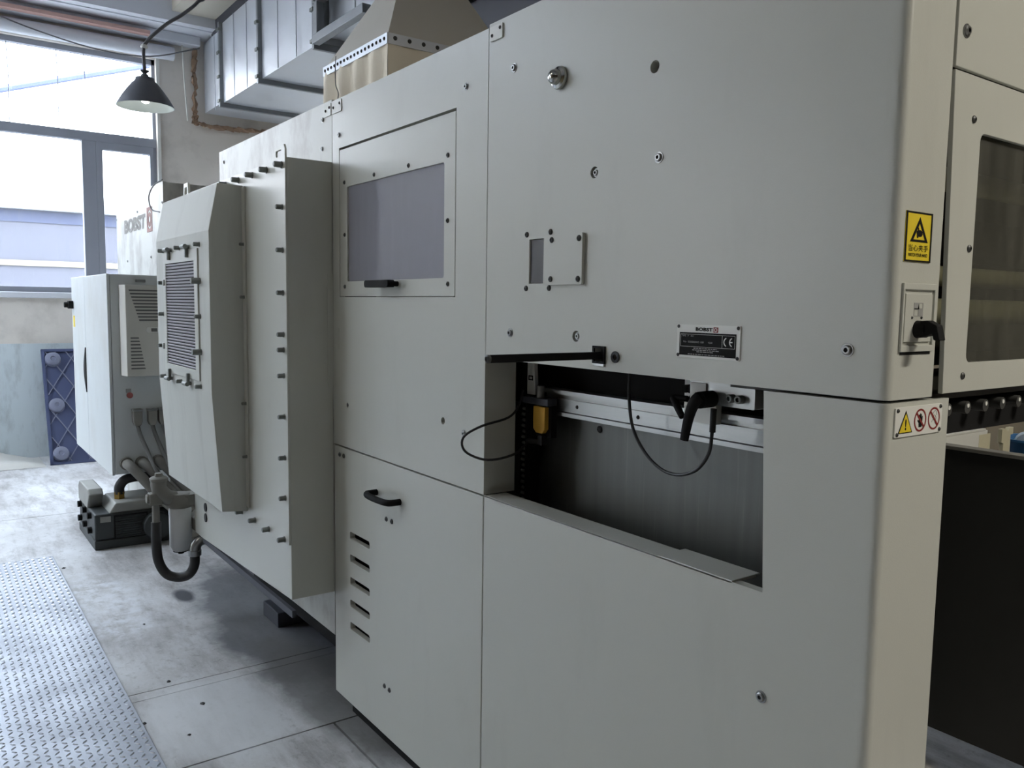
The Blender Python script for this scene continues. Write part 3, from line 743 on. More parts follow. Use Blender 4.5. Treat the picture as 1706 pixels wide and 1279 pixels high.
MB().prism([(2.06, 0.901), (2.115, 0.901), (2.115, 1.045), (2.135, 1.045), (2.135, 1.072), (2.105, 1.072), (2.09, 1.058), (2.075, 1.070), (2.045, 1.070), (2.045, 1.02), (2.06, 1.015)], FX(-1.40), 0, 0.015).build('upright', OCHRE, br, bevel=0.001)
MB().box(-1.44, -1.36, 2.05, 2.12, 0.901, 0.906).build('foot', OCHRE, br)
bk = thing('blue_tub', 'small blue plastic tub at the right picture edge', 'tub', (-1.4, 2.36, 0.9))
MB().lathe((-1.40, 2.36, 0.901), (0, 0, 1), [(0.085, 0), (0.115, 0.10), (0.125, 0.10), (0.125, 0.108), (0.112, 0.108), (0.085, 0.01), (0.0004, 0.01)], 24).build('shell', BUCKETM, bk, smooth=True)
fr_ = MB().lathe((-1.40, 2.30, 0.985), (0, 1, 0.05), [(0.0004, 0), (0.045, 0), (0.055, 0.01), (0.055, 0.15), (0.045, 0.16), (0.0004, 0.16)], 18).build('film_roll', FILMM, None, smooth=True)
tag(fr_, 'pale roll lying in the small blue tub', 'roll')

# ================================================================== WINDOWED PRESS UNIT
pu = thing('press_unit', 'light grey press unit with hinged window above vented lower door', 'machine unit', (-2.26, 0.5, 0))
up2 = MB().prism(rect(-2.7385, -1.7785, 1.0000, 2.190), FY(0), -0.02, 0, [rect(-2.6835, -1.9285, 1.5200, 2.0240), circ(-1.988, 1.172, 0.0105), circ(-2.624, 1.149, 0.008)]).build('upper_panel', PAINT, pu)
MB().box(-1.793, -1.7785, 0.02, 0.10, 1.0, 2.190).build('jamb', PAINT, pu)
MB().box(-1.95, -1.794, 0.095, 0.10, 1.0, 2.17).build('jamb_return', PAINT_DARK, pu)
MB().box(-2.735, -1.96, 0.20, 1.25, 0.08, 2.17).build('body', PAINT_DARK, pu)
MB().box(-1.96, -1.80, 0.24, 1.25, 0.08, 2.17).build('body_side', PAINT_DARK, pu)
MB().box(-2.7385, -1.7785, 0.02, 1.25, 2.175, 2.189).build('top_cover', PAINT, pu)
MB().box(-2.70, -1.80, 0.05, 0.20, 0.0, 0.075).build('plinth', BLACK, pu)
for x, z in ((-2.682, 2.068), (-1.881, 2.069), (-1.877, 1.151)):
    fastener(SCREW, (x, 0, z), up2, s=0.85)
fastener(BUTTON, (-2.624, 0.004, 1.149), up2, s=0.9)
MB().prism(rect(-2.735, -2.690, 1.335, 1.412), FY(0), 0, 0.0012).build('blank_sticker', PAINT, pu)
wd = MB().prism(rect(-2.6805, -1.9315, 1.5225, 2.0165), FY(0), -0.018, 0.0, [rect(-2.622, -1.990, 1.573, 1.889, 0.008)]).build('window_door', PAINT, pu, bevel=0.001)
MB().box(-2.632, -1.98, 0.006, 0.010, 1.563, 1.899).build('pane', DOORPANE, wd)
for x, z in ((-2.641, 1.905), (-2.418, 1.905), (-2.193, 1.905), (-1.971, 1.905), (-1.970, 1.729), (-1.967, 1.556), (-2.640, 1.730), (-2.640, 1.555)):
    fastener(BUTTON, (x, 0, z), wd)
MB().prism(rect(-2.398, -2.238, 1.549, 1.571, 0.008), FY(-0.022), 0, 0.024).cyl((-2.375, -0.024, 1.560), (-2.375, 0, 1.560), 0.008, 10).cyl((-2.26, -0.024, 1.560), (-2.26, 0, 1.560), 0.008, 10).build('door_handle', BLACK, wd, bevel=0.003)
MB().box(-2.452, -1.975, 0.024, 0.030, 1.50, 2.05).build('inner_guard', WHITE, pu)  # guard coloured white close behind the glass to imitate the pane's reflection
for z in (1.79, 1.645):
    MB().box(-2.470, -2.452, 0.020, 0.04, z - 0.008, z + 0.008).build('guard_clip', BLACK, pu)
# lower door
vents = [rect(-2.609, -2.457, 0.6935 - 0.0812 * k - 0.0125, 0.6935 - 0.0812 * k + 0.0125, 0.006) for k in range(5)]
ld = MB().prism(rect(-2.7360, -1.7810, 0.0810, 0.9945), FY(0), -0.02, 0, vents).build('lower_door', PAINT, pu, bevel=0.0018)
MB().box(-2.72, -1.80, 0.06, 0.08, 0.10, 0.98).build('door_liner', VOID, pu)
for x, z in ((-2.689, 0.966), (-2.656, 0.966), (-2.333, 0.812), (-2.296, 0.812), (-2.346, 0.250), (-2.312, 0.249)):
    fastener(BUTTON, (x, 0, z), ld, s=1.2)
MB().tube([(-2.402, 0.0, 0.886), (-2.402, -0.028, 0.886), (-2.390, -0.042, 0.886), (-2.350, -0.048, 0.886), (-2.295, -0.048, 0.886), (-2.255, -0.042, 0.886), (-2.243, -0.028, 0.886), (-2.243, 0.0, 0.886)], 0.0105, 10).build('bow_handle', BLACK, ld, smooth=True)

# ================================================================== STRIPPING UNIT behind the side box
su = thing('stripping_unit', 'light grey panelled unit between the window door and control cabinet', 'machine unit', (-3.4, 0.5, 0))
fp = MB().box(-4.041, -2.7415, 0.0, 0.02, 0.288, 2.197).build('front_panel', PAINT_SOOT, su, bevel=0.001)
MB().box(-4.03, -2.745, 0.02, 1.2, 0.30, 2.18).build('body', PAINT_DARK, su)
MB().box(-5.34, -4.045, 0.42, 1.1, 0.31, 1.75).build('delivery_bed', PAINT_SOOT, su)
MB().box(-4.0, -2.76, 0.12, 0.30, 0.12, 0.30).build('base_beam', BLACK, su)
MB().box(-5.2, -2.78, 0.9, 1.1, 0.0, 0.30).build('rear_beam', BLACK, su)
for x in (-3.70,):
    ftt = MB().box(x - 0.11, x + 0.09, 0.10, 0.26, 0.0, 0.07).build('machine_foot', DARKSTEEL, su, bevel=0.004)
    MB().cyl((x, 0.17, 0.07), (x, 0.17, 0.14), 0.028, 12).build('foot_screw', BOLT, ftt)
for x, z in ((-2.819, 2.141), (-2.826, 2.042), (-3.970, 2.143)):
    fastener(SCREW, (x, 0, z), fp, s=0.8)
for x0, x1, own in ((-2.80, -2.745, su), (-2.735, -2.66, pu)):
    k = MB().box(x0, x1, -0.003, 0.0, 2.145, 2.185).build('joint_plate', PAINT, own)
    fastener(SMALLSCREW, (x0 + 0.012, -0.003, 2.165), k); fastener(SMALLSCREW, (x1 - 0.012, -0.003, 2.172), k)
# side box with bolted cover plate
sb = thing('side_box', 'tall grey box standing proud of the machine with a bolted front plate', 'housing', (-3.4, -0.08, 0.43))
bx_ = MB().prism([(-3.86, 0.407), (-2.741, 0.452), (-2.741, 1.985), (-3.98, 1.985), (-3.98, 0.407)], FY(0), 0.001, 0.162).build('shell', PAINT, sb, bevel=0.002)
MB().box(-2.7405, -2.737, -0.022, 0.0, 1.20, 1.60).build('side_strip', PAINT, sb)
tabp = [(-3.975, 0.650), (-2.742, 0.650), (-2.742, 2.012), (-2.752, 2.028), (-2.790, 2.030), (-2.830, 2.022), (-2.848, 1.992), (-2.868, 1.984), (-3.975, 1.984)]
cp = MB().prism(tabp, FY(-0.162), 0, 0.007, [rect(-2.828, -2.775, 1.992, 2.013, 0.007)]).build('cover_plate', PAINT, sb, bevel=0.001)
bz = [1.821, 1.676, 1.531, 1.388, 1.335, 1.245, 1.102, 0.957, 0.814]
for z in bz: fastener(BOLTM, (-2.772, -0.169, z), cp, name='bolt', s=0.8)
for x in (-2.773, -2.920, -3.073, -3.232, -3.39, -3.55): fastener(BOLTM, (x, -0.169, 1.962), cp, name='bolt', s=0.95)
for x in (-2.786, -2.945, -3.098, -3.256): fastener(BOLTM, (x, -0.169, 0.662), cp, name='bolt', s=0.9)
for z in (0.565, 0.517):
    MB().lathe((-3.795, -0.162, z), (0, -1, 0), [(0.020, 0), (0.020, 0.004), (0.012, 0.005), (0.0004, 0.005)], 16).build('dark_hole_disc', RUBBER, sb, smooth=True)  # raised black discs drawn in place of two dark holes
MB().box(-3.86, -2.745, -0.160, -0.145, 0.385, 0.41).build('bottom_rim', DARKSTEEL, sb)

# filter housing
fh = thing('filter_housing', 'sloped grey hood with ribbed filter grille clamped in its front', 'housing', (-3.6, -0.23, 0.68))
prof = [(-0.170, 0.680), (-0.269, 0.690), (-0.300, 1.151), (-0.300, 1.762), (-0.265, 1.938), (-0.170, 1.936)]
MB().prism(prof, lambda u, v, w: (w, u, v), -4.003, -3.181).build('hood_shell', PAINT_DULL, fh, bevel=0.002)
MB().box(-3.181, -3.150, -0.176, -0.1695, 0.70, 1.93).build('side_flange', PAINT, fh, bevel=0.001)
for z in (1.715, 1.516, 1.108, 0.900):
    fastener(BOLTM, (-3.164, -0.176, z), fh, s=0.55, name='bolt')
ff = MB().prism(rect(-3.862, -3.322, 1.186, 1.702), FY(-0.300), 0, 0.006, [rect(-3.818, -3.370, 1.226, 1.656)]).build('filter_frame', PAINT, fh, bevel=0.001)
MB().box(-3.82, -3.368, -0.3015, -0.300, 1.224, 1.658).build('filter_backing', BLACK, ff)
q = MB()
for k in range(34):
    z = 1.2315 + k * 0.01265
    q.prism([(-0.3015, z - 0.004), (-0.3055, z - 0.001), (-0.3055, z + 0.002), (-0.3015, z + 0.0045)], lambda u, v, w: (w, u, v), -3.818, -3.370)
tag(q.build('grille_slats', mat('grille_steel', (138, 135, 140), 0.4, 0.5, var=0.1, vscale=8), ff), kind='stuff')
for x, z, s_ in ((-3.737, 1.713, -1), (-3.453, 1.713, -1), (-3.762, 1.163, 1), (-3.467, 1.165, 1)):
    kb = MB().box(x - 0.008, x + 0.008, -0.318, -0.306, min(z, z + s_ * 0.042), max(z, z + s_ * 0.042)).build('clamp', BOLT, fh, bevel=0.002)
    MB().cyl((x - 0.028, -0.322, z), (x + 0.028, -0.322, z), 0.009, 10).cyl((x, -0.300, z), (x, -0.322, z), 0.008, 10).build('clamp_knob', BOLT, kb, smooth=True)
for x, z in ((-3.317, 1.576), (-3.320, 1.301)):
    kb = MB().box(x - 0.028, x + 0.022, -0.318, -0.300, z - 0.008, z + 0.008).build('clamp', BOLT, fh, bevel=0.002)
    MB().cyl((x + 0.012, -0.300, z), (x + 0.012, -0.335, z), 0.012, 10).build('clamp_knob', BOLT, kb, smooth=True)
for x, z in ((-3.846, 1.576), (-3.876, 1.299)):
    MB().box(x - 0.012, x + 0.012, -0.312, -0.300, z - 0.013, z + 0.013).build('clamp', ALU, fh, bevel=0.002)
for x, z in ((-3.871, 1.715), (-3.597, 1.715), (-3.305, 1.715), (-3.878, 1.576), (-3.310, 1.439), (-3.889, 1.439), (-3.904, 1.299), (-3.885, 1.163), (-3.609, 1.162), (-3.322, 1.165)):
    fastener(BOLTM, (x, -0.300, z), fh, s=0.8, name='bolt')
lg = MB().prism([(-3.875, 1.93), (-3.785, 1.93), (-3.800, 2.012), (-3.862, 2.012)], FY(-0.20), 0, 0.010, [[(-3.856, 1.962), (-3.806, 1.962), (-3.812, 1.993), (-3.850, 1.993)]]).build('lifting_eye', WHITE, fh, bevel=0.002)

# ================================================================== DELIVERY TOWER with maker's lettering
dt = thing('delivery_tower', 'sooty pale tower at the far end lettered BOBST', 'machine unit', (-6.06, 0.5, 0))
tf = MB().box(-6.772, -5.349, 0.05, 0.07, 0.25, 2.215).build('front_panel', PAINT_SOOT, dt, bevel=0.001)
MB().box(-6.76, -5.349, 0.07, 1.1, 0.0, 2.21).build('body', PAINT_SOOT, dt)
FT = FY(0.05)
DIRTLET = mat('worn_lettering', (138, 134, 128), 0.7, var=0.15, vscale=14)
DIRTRED = mat('worn_emblem', (168, 128, 122), 0.7, var=0.2, vscale=14)
lettering('bobst2', FT, -6.490, -5.825, 1.965, 2.062, 0.002, DIRTLET, dt)
MB().prism(rect(-5.785, -5.640, 1.935, 2.092), FT, 0, 0.002, [circ(-5.712, 2.013, 0.060, 24)]).build('emblem', DIRTRED, dt)
MB().prism(circ(-5.712, 2.013, 0.046, 24), FT, 0, 0.002, [circ(-5.712, 2.013, 0.022, 20)]).build('emblem_ring', DIRTRED, dt)
for x, z in ((-6.057, 2.089), (-6.755, 2.089), (-6.41, 1.772), (-5.694, 1.774), (-5.37, 2.09)):
    fastener(SCREW, (x, 0.05, z), tf, s=0.8)
tw = MB().tube([(-5.36, 0.03, 2.03), (-5.52, 0.02, 2.06), (-5.58, 0.02, 2.14), (-5.50, 0.03, 2.20), (-5.36, 0.05, 2.225)], 0.004, 6).build('looped_wire', GREYCABLE, None, smooth=True)
tag(tw, 'thin grey wire looping over the top corner of the lettered tower', 'cable')

# ================================================================== CONTROL CABINET
cc = thing('control_cabinet', 'pale two-door control cabinet hung on the far tower', 'cabinet', (-6.07, -0.1, 0.44))
MB().box(-6.755, -5.40, -0.250, 0.048, 0.440, 1.650).build('body', CABINET, cc, bevel=0.004)
d1 = MB().box(-6.752, -6.205, -0.268, -0.252, 0.436, 1.652).build('door', CABINET, cc, bevel=0.003)
d2 = MB().box(-6.198, -5.402, -0.268, -0.252, 0.436, 1.652).build('door', CABINET, cc, bevel=0.003)
MB().prism([(-6.210, 0.870)] + [(-6.210 - 0.085 * math.sin(math.pi * t / 10), 0.870 + 0.030 * t) for t in range(1, 10)] + [(-6.210, 1.175)], FY(-0.268), 0, 0.006).build('handle', BLACK, d1, bevel=0.003)
MB().box(-6.735, -6.675, -0.300, -0.268, 1.43, 1.485).cyl((-6.705, -0.30, 1.457), (-6.705, -0.325, 1.457), 0.02, 12).build('main_switch', BLACK, d1, bevel=0.003)
MB().box(-6.70, -6.63, -0.2695, -0.268, 1.30, 1.38).build('door_sticker', YELLOW, d1)
# cooler on the cabinet's side
ac = thing('cabinet_cooler', 'boxy cooling unit with louvred front on the side of the control cabinet', 'air conditioner', (-5.33, 0.0, 1.04))
MB().prism([(-0.205, -5.398), (-0.205, -5.36), (-0.190, -5.285), (0.20, -5.285), (0.215, -5.342), (0.045, -5.342), (0.045, -5.398)], lambda u, v, w: (v, u, w), 1.044, 1.588).build('case', ACM, ac, bevel=0.005)
FA = FX(-5.285)
for k in range(10):
    z = 1.555 - k * 0.0195; a = -0.168 + 0.0058 * k
    MB().prism([(a, z - 0.0045), (0.17 - 0.0, z - 0.0045), (0.17, z + 0.0045), (a - 0.002, z + 0.0045)], FA, 0, 0.0025).build('louvre', GREYHOSE, ac)
for k in range(10):
    z = 1.274 - k * 0.0202; b_ = -0.122 + 0.0036 * k
    MB().prism([(-0.167, z - 0.004), (b_ + 0.002, z - 0.004), (b_, z + 0.004), (-0.167, z + 0.004)], FA, 0, 0.0025).build('louvre', GREYHOSE, ac)
MB().prism(rect(-0.080, 0.03, 1.303, 1.340, 0.017), FA, 0, 0.006).build('display_bezel', WHITE, ac, bevel=0.001)
MB().prism(rect(-0.052, -0.018, 1.312, 1.332), FA, 0.006, 0.007).build('display', GREYHOSE, ac)
MB().box(-5.399, -5.375, -0.11, -0.055, 1.605, 1.622).build('latch', STEEL, cc, bevel=0.003)
# stickers, plugs and conduits on the side
MB().box(-5.40, -5.398, -0.180, -0.150, 0.938, 0.962).build('warning_sticker', GREYT, cc)
MB().lathe((-5.40, -0.159, 0.922), (1, 0, 0), [(0.018, 0), (0.018, 0.012), (0.012, 0.016), (0.0004, 0.016)], 14).build('stop_button', mat('button_red', (156, 84, 80), 0.5), cc, smooth=True)
for k, y in enumerate((-0.125, -0.040, 0.021)):
    pg = thing('connector_plug', ('dusty connector plug on cabinet side nearest the cabinet door', 'middle dusty connector plug on cabinet side', 'dusty connector plug on cabinet side half behind the hood')[k], 'plug', (-5.38, y, 0.75), 'connector plugs on the cabinet side')
    MB().prism([(y - 0.026, 0.760), (y - 0.016, 0.735), (y + 0.016, 0.735), (y + 0.026, 0.760), (y + 0.026, 0.830), (y - 0.026, 0.830)], FX(-5.3985), 0, 0.05).build('hood', DUSTY, pg, bevel=0.006)
    MB().box(-5.3985, -5.345, y - 0.028, y + 0.028, 0.826, 0.838).build('latch', STEEL, pg, bevel=0.002)
    MB().tube([(-5.37, y, 0.74), (-5.355, y + 0.012, 0.68), (-5.30, y + 0.040, 0.58), (-5.235, y + 0.065, 0.49), (-5.21, y + 0.10, 0.40)], 0.012, 8).build('cable', GREYHOSE, pg, smooth=True)
for k, (y, lab) in enumerate(((-0.190, 'thick dusty conduit leaving cabinet side nearest the cabinet door'), (-0.102, 'thick dusty conduit in the middle of three below the plugs'), (-0.008, 'thick dusty conduit nearest the sloped hood below the plugs'))):
    cd = thing('conduit', lab, 'conduit', (-5.40, y, 0.50), 'conduits leaving the cabinet side')
    MB().cyl((-5.3985, y, 0.505), (-5.375, y, 0.505), 0.038, 16).build('gland', DUSTY, cd, smooth=True)
    MB().tube([(-5.385, y, 0.505), (-5.33, y + 0.01, 0.498), (-5.30, y + 0.05, 0.45), (-5.285, y + 0.11, 0.37), (-5.27, y + 0.19, 0.27), (-5.25, y + 0.26, 0.2)], 0.030, 12).build('sleeve', DUSTY, cd, smooth=True)

# ================================================================== VACUUM PUMP on the floor
vp = thing('vacuum_pump', 'dark dusty vacuum pump with side grille standing on the floor', 'pump', (-5.6, -0.15, 0))
MB().box(-5.93, -5.356, -0.384, 0.04, 0.001, 0.055).build('base', PUMPM, vp, bevel=0.006)
hs = MB().box(-5.92, -5.362, -0.380, 0.04, 0.055, 0.215).build('housing', PUMPM, vp, bevel=0.01)
MB().prism([(-0.300, 0.212), (0.04, 0.212), (0.04, 0.272), (-0.262, 0.272)], lambda u, v, w: (w, u, v), -5.70, -5.37).build('top_case', PUMPTOP, vp, bevel=0.008)
MB().prism([(-5.92, 0.21), (-5.60, 0.21), (-5.52, 0.305), (-5.56, 0.335), (-5.88, 0.335), (-5.92, 0.30)], lambda u, v, w: (u, w, v), -0.384, -0.30).build('end_head', PUMPTOP, vp, bevel=0.008)
MB().prism(rect(-0.274, -0.085, 0.050, 0.200), FX(-5.362), 0, 0.004, [rect(-0.268, -0.091, 0.056, 0.194)]).build('grille_frame', BLACK, vp)
for k in range(10):
    z = 0.064 + k * 0.0135
    MB().box(-5.366, -5.355, -0.268, -0.091, z - 0.003, z + 0.003).build('grille_bar', PUMPM, vp)
MB().box(-5.362, -5.360, -0.350, -0.292, 0.165, 0.200).build('rating_label', PUMPTOP, vp)
for z in (0.10, 0.19):
    for x in (-5.48, -5.66, -5.84):
        MB().cyl((x, -0.380, z), (x, -0.402, z), 0.020, 12).build('head_knob', BLACK, vp, smooth=True)
MB().cyl((-5.50, -0.215, 0.27), (-5.50, -0.215, 0.315), 0.032, 6).build('port_nut', BRASS, vp)
MB().cyl((-5.358, -0.035, 0.115), (-5.300, -0.035, 0.115), 0.085, 24).build('fan_cowl', PUMPM, vp, smooth=True, bevel=0.006)
ph = MB().tube([(-5.50, -0.215, 0.30), (-5.50, -0.213, 0.345), (-5.49, -0.185, 0.385), (-5.48, -0.13, 0.400), (-5.47, -0.06, 0.397), (-5.46, 0.015, 0.388)], 0.030, 12).build('pump_hose', HOSEM, None, smooth=True)
tag(ph, 'thick dark hose arching from the top of the vacuum pump', 'hose')

# ================================================================== OIL FILTER with hose
of = thing('oil_filter', 'white canister filter on a cast head hung under the sloped hood', 'filter', (-4.05, -0.21, 0.3))
MB().lathe((-4.05, -0.212, 0.322), (0, 0, 1), [(0.035, -0.012), (0.042, 0), (0.050, 0.012), (0.051, 0.19), (0.047, 0.20), (0.0004, 0.20)], 24).build('canister', CANM, of, smooth=True)
MB().lathe((-4.05, -0.212, 0.295), (0, 0, 1), [(0.0004, 0), (0.014, 0), (0.014, 0.012), (0.036, 0.012), (0.036, 0.02), (0.0004, 0.02)], 16).build('drain_cap', BLACK, of, smooth=True)
hd_ = MB().lathe((-4.05, -0.212, 0.522), (0, 0, 1), [(0.052, 0), (0.056, 0.01), (0.056, 0.045), (0.045, 0.065), (0.0004, 0.068)], 20).tube([(-4.05, -0.235, 0.56), (-4.055, -0.275, 0.580), (-4.055, -0.302, 0.62), (-4.055, -0.303, 0.672)], 0.036, 14).box(-4.085, -4.0, -0.20, -0.10, 0.535, 0.585).build('cast_head', DUSTY, of, smooth=True)
MB().lathe((-4.055, -0.303, 0.655), (0, 0, 1), [(0.036, 0), (0.041, 0.004), (0.041, 0.014), (0.034, 0.020), (0.018, 0.022), (0.017, 0.038), (0.0004, 0.040)], 16).build('bleed_cap', DUSTY, of, smooth=True)
MB().box(-4.09, -4.03, -0.348, -0.292, 0.545, 0.60).cyl((-4.06, -0.318, 0.545), (-4.06, -0.318, 0.45), 0.017, 12).cyl((-4.06, -0.360, 0.575), (-4.06, -0.340, 0.575), 0.022, 12).build('shut_off_valve', DUSTY, of, bevel=0.004)
MB().box(-4.06, -3.992, -0.160, -0.110, 0.405, 0.465).build('coupling_block', DUSTY, of, bevel=0.006)
MB().tube([(-3.965, -0.003, 0.374), (-3.965, -0.09, 0.374), (-3.965, -0.135, 0.370), (-3.967, -0.162, 0.352), (-3.968, -0.170, 0.318)], 0.026, 14).build('steel_elbow', STEEL, of, smooth=True)
MB().cyl((-3.968, -0.170, 0.325), (-3.968, -0.170, 0.298), 0.030, 14).build('elbow_collar', STEEL, of, smooth=True)
MB().tube([(-4.06, -0.318, 0.46), (-4.06, -0.320, 0.36), (-4.06, -0.312, 0.27), (-4.05, -0.280, 0.205), (-4.02, -0.235, 0.188), (-3.985, -0.195, 0.205), (-3.970, -0.173, 0.25), (-3.968, -0.170, 0.31)], 0.0225, 14).build('rubber_hose', HOSEM, of, smooth=True)

# ================================================================== CHECKER PLATE on the floor
ck = thing('checker_plate', 'silver tread plate with raised lugs lying on the floor at lower left', 'steel plate', (-3.6, -1.3, 0))
MB().box(-5.345, -1.6, -2.6, -0.608, 0.0005, 0.012).build('sheet', CHECKER, ck, bevel=0.0015)
def lug_geom():
    L, wd_, h = 0.0122, 0.0040, 0.0030
    out = [(L, 0), (L * .6, wd_ * .75), (0, wd_), (-L * .6, wd_ * .75), (-L, 0), (-L * .6, -wd_ * .75), (0, -wd_), (L * .6, -wd_ * .75)]
    vs = [(x, y, 0) for x, y in out] + [(L * .55, 0, h), (-L * .55, 0, h)]
    fs = [(0, 1, 8), (1, 2, 8), (2, 9, 8), (2, 3, 9), (3, 4, 9), (4, 5, 9), (5, 6, 9), (6, 8, 9), (6, 7, 8), (7, 0, 8)]
    return vs, fs
lv_, lf_ = lug_geom()
pitch = 0.0285
cells = []
nx, ny = int(3.70 / pitch), int(1.05 / pitch)
for i in range(nx):
    for j in range(ny):
        cells.append((-5.325 + i * pitch, -0.625 - j * pitch, 45 if (i + j) % 2 else -45))
def in_view(c):
    v = Vector((c[0], c[1], 0.0)) - Vector((0, -1.2, 1.5)); d = v.dot(fw)
    return d > 0 and abs(v.dot(rt) / d) < 0.622 and abs(v.dot(up) / d) < 0.467
vis = [c for c in cells if in_view(c)]
vis.sort(key=lambda c: (c[0]) ** 2 + (c[1] + 1.2) ** 2)
near = vis[:300]; nset = set(near)
lugme = MB().add(lv_, lf_).mesh('lug'); lugme.materials.append(LUGM)
for x, y, a in near:
    obj('lug', lugme, None, ck, Matrix.Translation((x, y, 0.012)) @ Matrix.Rotation(math.radians(a), 4, 'Z'))
q = MB()
for c in cells:
    if c in nset: continue
    ca_, sa_ = math.cos(math.radians(c[2])), math.sin(math.radians(c[2]))
    q.add([(c[0] + ca_ * x - sa_ * y, c[1] + sa_ * x + ca_ * y, 0.012 + z) for x, y, z in lv_], lf_)
tag(q.build('far_lugs', LUGM, ck), kind='stuff')

# small dark scraps on the floor
for k, (x, y, s_, lab) in enumerate(((-3.325, -0.447, 0.014, 'dark scrap of dirt beside the concrete joint'), (-3.064, -0.388, 0.015, 'dark scrap on the pale cement patch'),
                                     (-3.995, -0.397, 0.012, 'dark scrap on the floor in front of the oil stain, farthest of the scraps'), (-3.03, -0.60, 0.012, 'dark scrap touching the tread plate edge'),
                                     (-2.86, -0.49, 0.010, 'small dark scrap nearest the lower left corner'), (-5.10, -0.585, 0.016, 'dark rag scrap by the far tread plate corner'))):
    q = MB(); n = 7
    rr = [s_ * random.uniform(0.5, 1.1) for _ in range(n)]
    zb = 0.0125 if y < -0.606 else 0.0006
    q.add([(x + rr[i] * math.cos(6.283 * i / n), y + 0.8 * rr[i] * math.sin(6.283 * i / n), zb) for i in range(n)] + [(x, y, zb + s_ * 0.45)], [(i, (i + 1) % n, n) for i in range(n)] + [tuple(reversed(range(n)))])
    tag(q.build('debris_scrap', RUBBER), lab, 'debris', 'scraps on the floor')

# ================================================================== BLUE PALLET leaning on the far wall
bp_ = thing('plastic_pallet', 'blue plastic pallet with round feet leaning against the far wall', 'pallet', (-8.4, 0.1, 0))
PT = Matrix.Translation((-8.37, 0, 0.004)) @ Matrix.Rotation(math.radians(-21), 4, 'Y')
def ptx(mb): mb.v = [tuple(PT @ Vector(v)) for v in mb.v]; return mb
ptx(MB().box(-0.035, -0.020, -0.26, 0.74, 0.0, 1.10)).build('deck', BLUEPL, bp_)
q = MB().box(-0.022, 0.0, -0.26, -0.235, 0, 1.10).box(-0.022, 0.0, 0.715, 0.74, 0, 1.10).box(-0.022, 0.0, -0.26, 0.74, 0, 0.025).box(-0.022, 0.0, -0.26, 0.74, 1.075, 1.10)
ptx(q).build('rim', BLUEPL, bp_)
for k in range(-3, 13):
    for sgn in (1, -1):
        pts = []
        for t in (0, 1):
            pass
        c0 = k * 0.17
        z_a, z_b = 0.02, 1.08
        ya = (-0.25 + c0 - 0.9) if sgn > 0 else (0.73 - c0 + 0.9)
        seg = []
        for z in [i * 0.02 for i in range(1, 55)]:
            y = ya + sgn * 0.62 * z * 1.0
            if -0.24 < y < 0.72: seg.append((y, z))
        if len(seg) > 3:
            (ya_, za_), (yb_, zb_) = seg[0], seg[-1]
            q = MB().prism([(ya_ - 0.005, za_), (ya_ + 0.005, za_), (yb_ + 0.005, zb_), (yb_ - 0.005, zb_)], FX(-0.022), 0, 0.016)
            ptx(q).build('rib', BLUEFT, bp_)
for z in (0.10, 0.555, 1.00):
    for y in (-0.17, 0.25, 0.65):
        ptx(MB().lathe((-0.022, y, z), (1, 0, 0), [(0.070, 0), (0.062, 0.045), (0.050, 0.052), (0.022, 0.052), (0.018, 0.045), (0.0004, 0.045)], 20)).build('foot', BLUEFT, bp_, smooth=True)
# crumpled plastic sheet at the foot of the wall
q = MB(); nx_, ny_ = 10, 14; vs = []
for i in range(nx_ + 1):
    for j in range(ny_ + 1):
        u, v = i / nx_, j / ny_
        env = math.sin(math.pi * u) ** 0.6 * min(1, (1 - v) * 2.2) * min(1, v * 4)
        vs.append((-8.87 + 0.55 * u, -1.45 + 1.15 * v, 0.003 + max(0, env) * (0.14 + 0.05 * math.sin(9 * u + 7 * v) + random.uniform(-.02, .02))))
fs = [(i * (ny_ + 1) + j, (i + 1) * (ny_ + 1) + j, (i + 1) * (ny_ + 1) + j + 1, i * (ny_ + 1) + j + 1) for i in range(nx_) for j in range(ny_)]
tag(q.add(vs, fs).build('plastic_sheet', BAGM, None, smooth=True), 'crumpled pale plastic sheet heaped at the foot of the far wall', 'sheet')

# ================================================================== PENDANT LAMP
pl_ = thing('pendant_lamp', 'grey enamel bell pendant lamp hanging before the window', 'lamp', (-6, 0.107, 2.74))
LC = (-6.0, 0.107, 2.775)
MB().lathe(LC, (0, 0, 1), [(0.180, 0), (0.178, 0.006), (0.150, 0.055), (0.115, 0.105), (0.080, 0.150), (0.062, 0.166), (0.058, 0.185), (0.050, 0.188), (0.0004, 0.19)], 32, caps=False).build('shade', LAMPM, pl_, smooth=True)
MB().lathe(LC, (0, 0, 1), [(0.1795, -0.001), (0.174, 0.0), (0.146, 0.052), (0.111, 0.101), (0.076, 0.145), (0.0004, 0.150)], 32, caps=False).build('shade_lining', LAMPIN, pl_, smooth=True)
MB().lathe((LC[0], LC[1], LC[2] + 0.02), (0, 0, 1), [(0.0004, 0), (0.022, 0.008), (0.030, 0.030), (0.024, 0.055), (0.015, 0.075), (0.015, 0.15), (0.0004, 0.15)], 16).build('bulb', BULB, pl_, smooth=True)
MB().lathe((LC[0], LC[1], LC[2] + 0.185), (0, 0, 1), [(0.026, 0), (0.024, 0.02), (0.012, 0.03), (0.028, 0.045), (0.028, 0.05), (0.010, 0.055), (0.0004, 0.057)], 14).build('cap', LAMPM, pl_, smooth=True)
MB().tube([(-6.0, 0.107, 3.01), (-6.0, 0.103, 3.09), (-6.002, 0.108, 3.165), (-5.99, 0.15, 3.23), (-5.97, 0.25, 3.33), (-5.95, 0.34, 3.40), (-5.94, 0.44, 3.50), (-5.94, 0.5, 3.62), (-5.94, 0.52, 4.32)], 0.011, 8).build('flex', GREYCABLE, pl_, smooth=True)
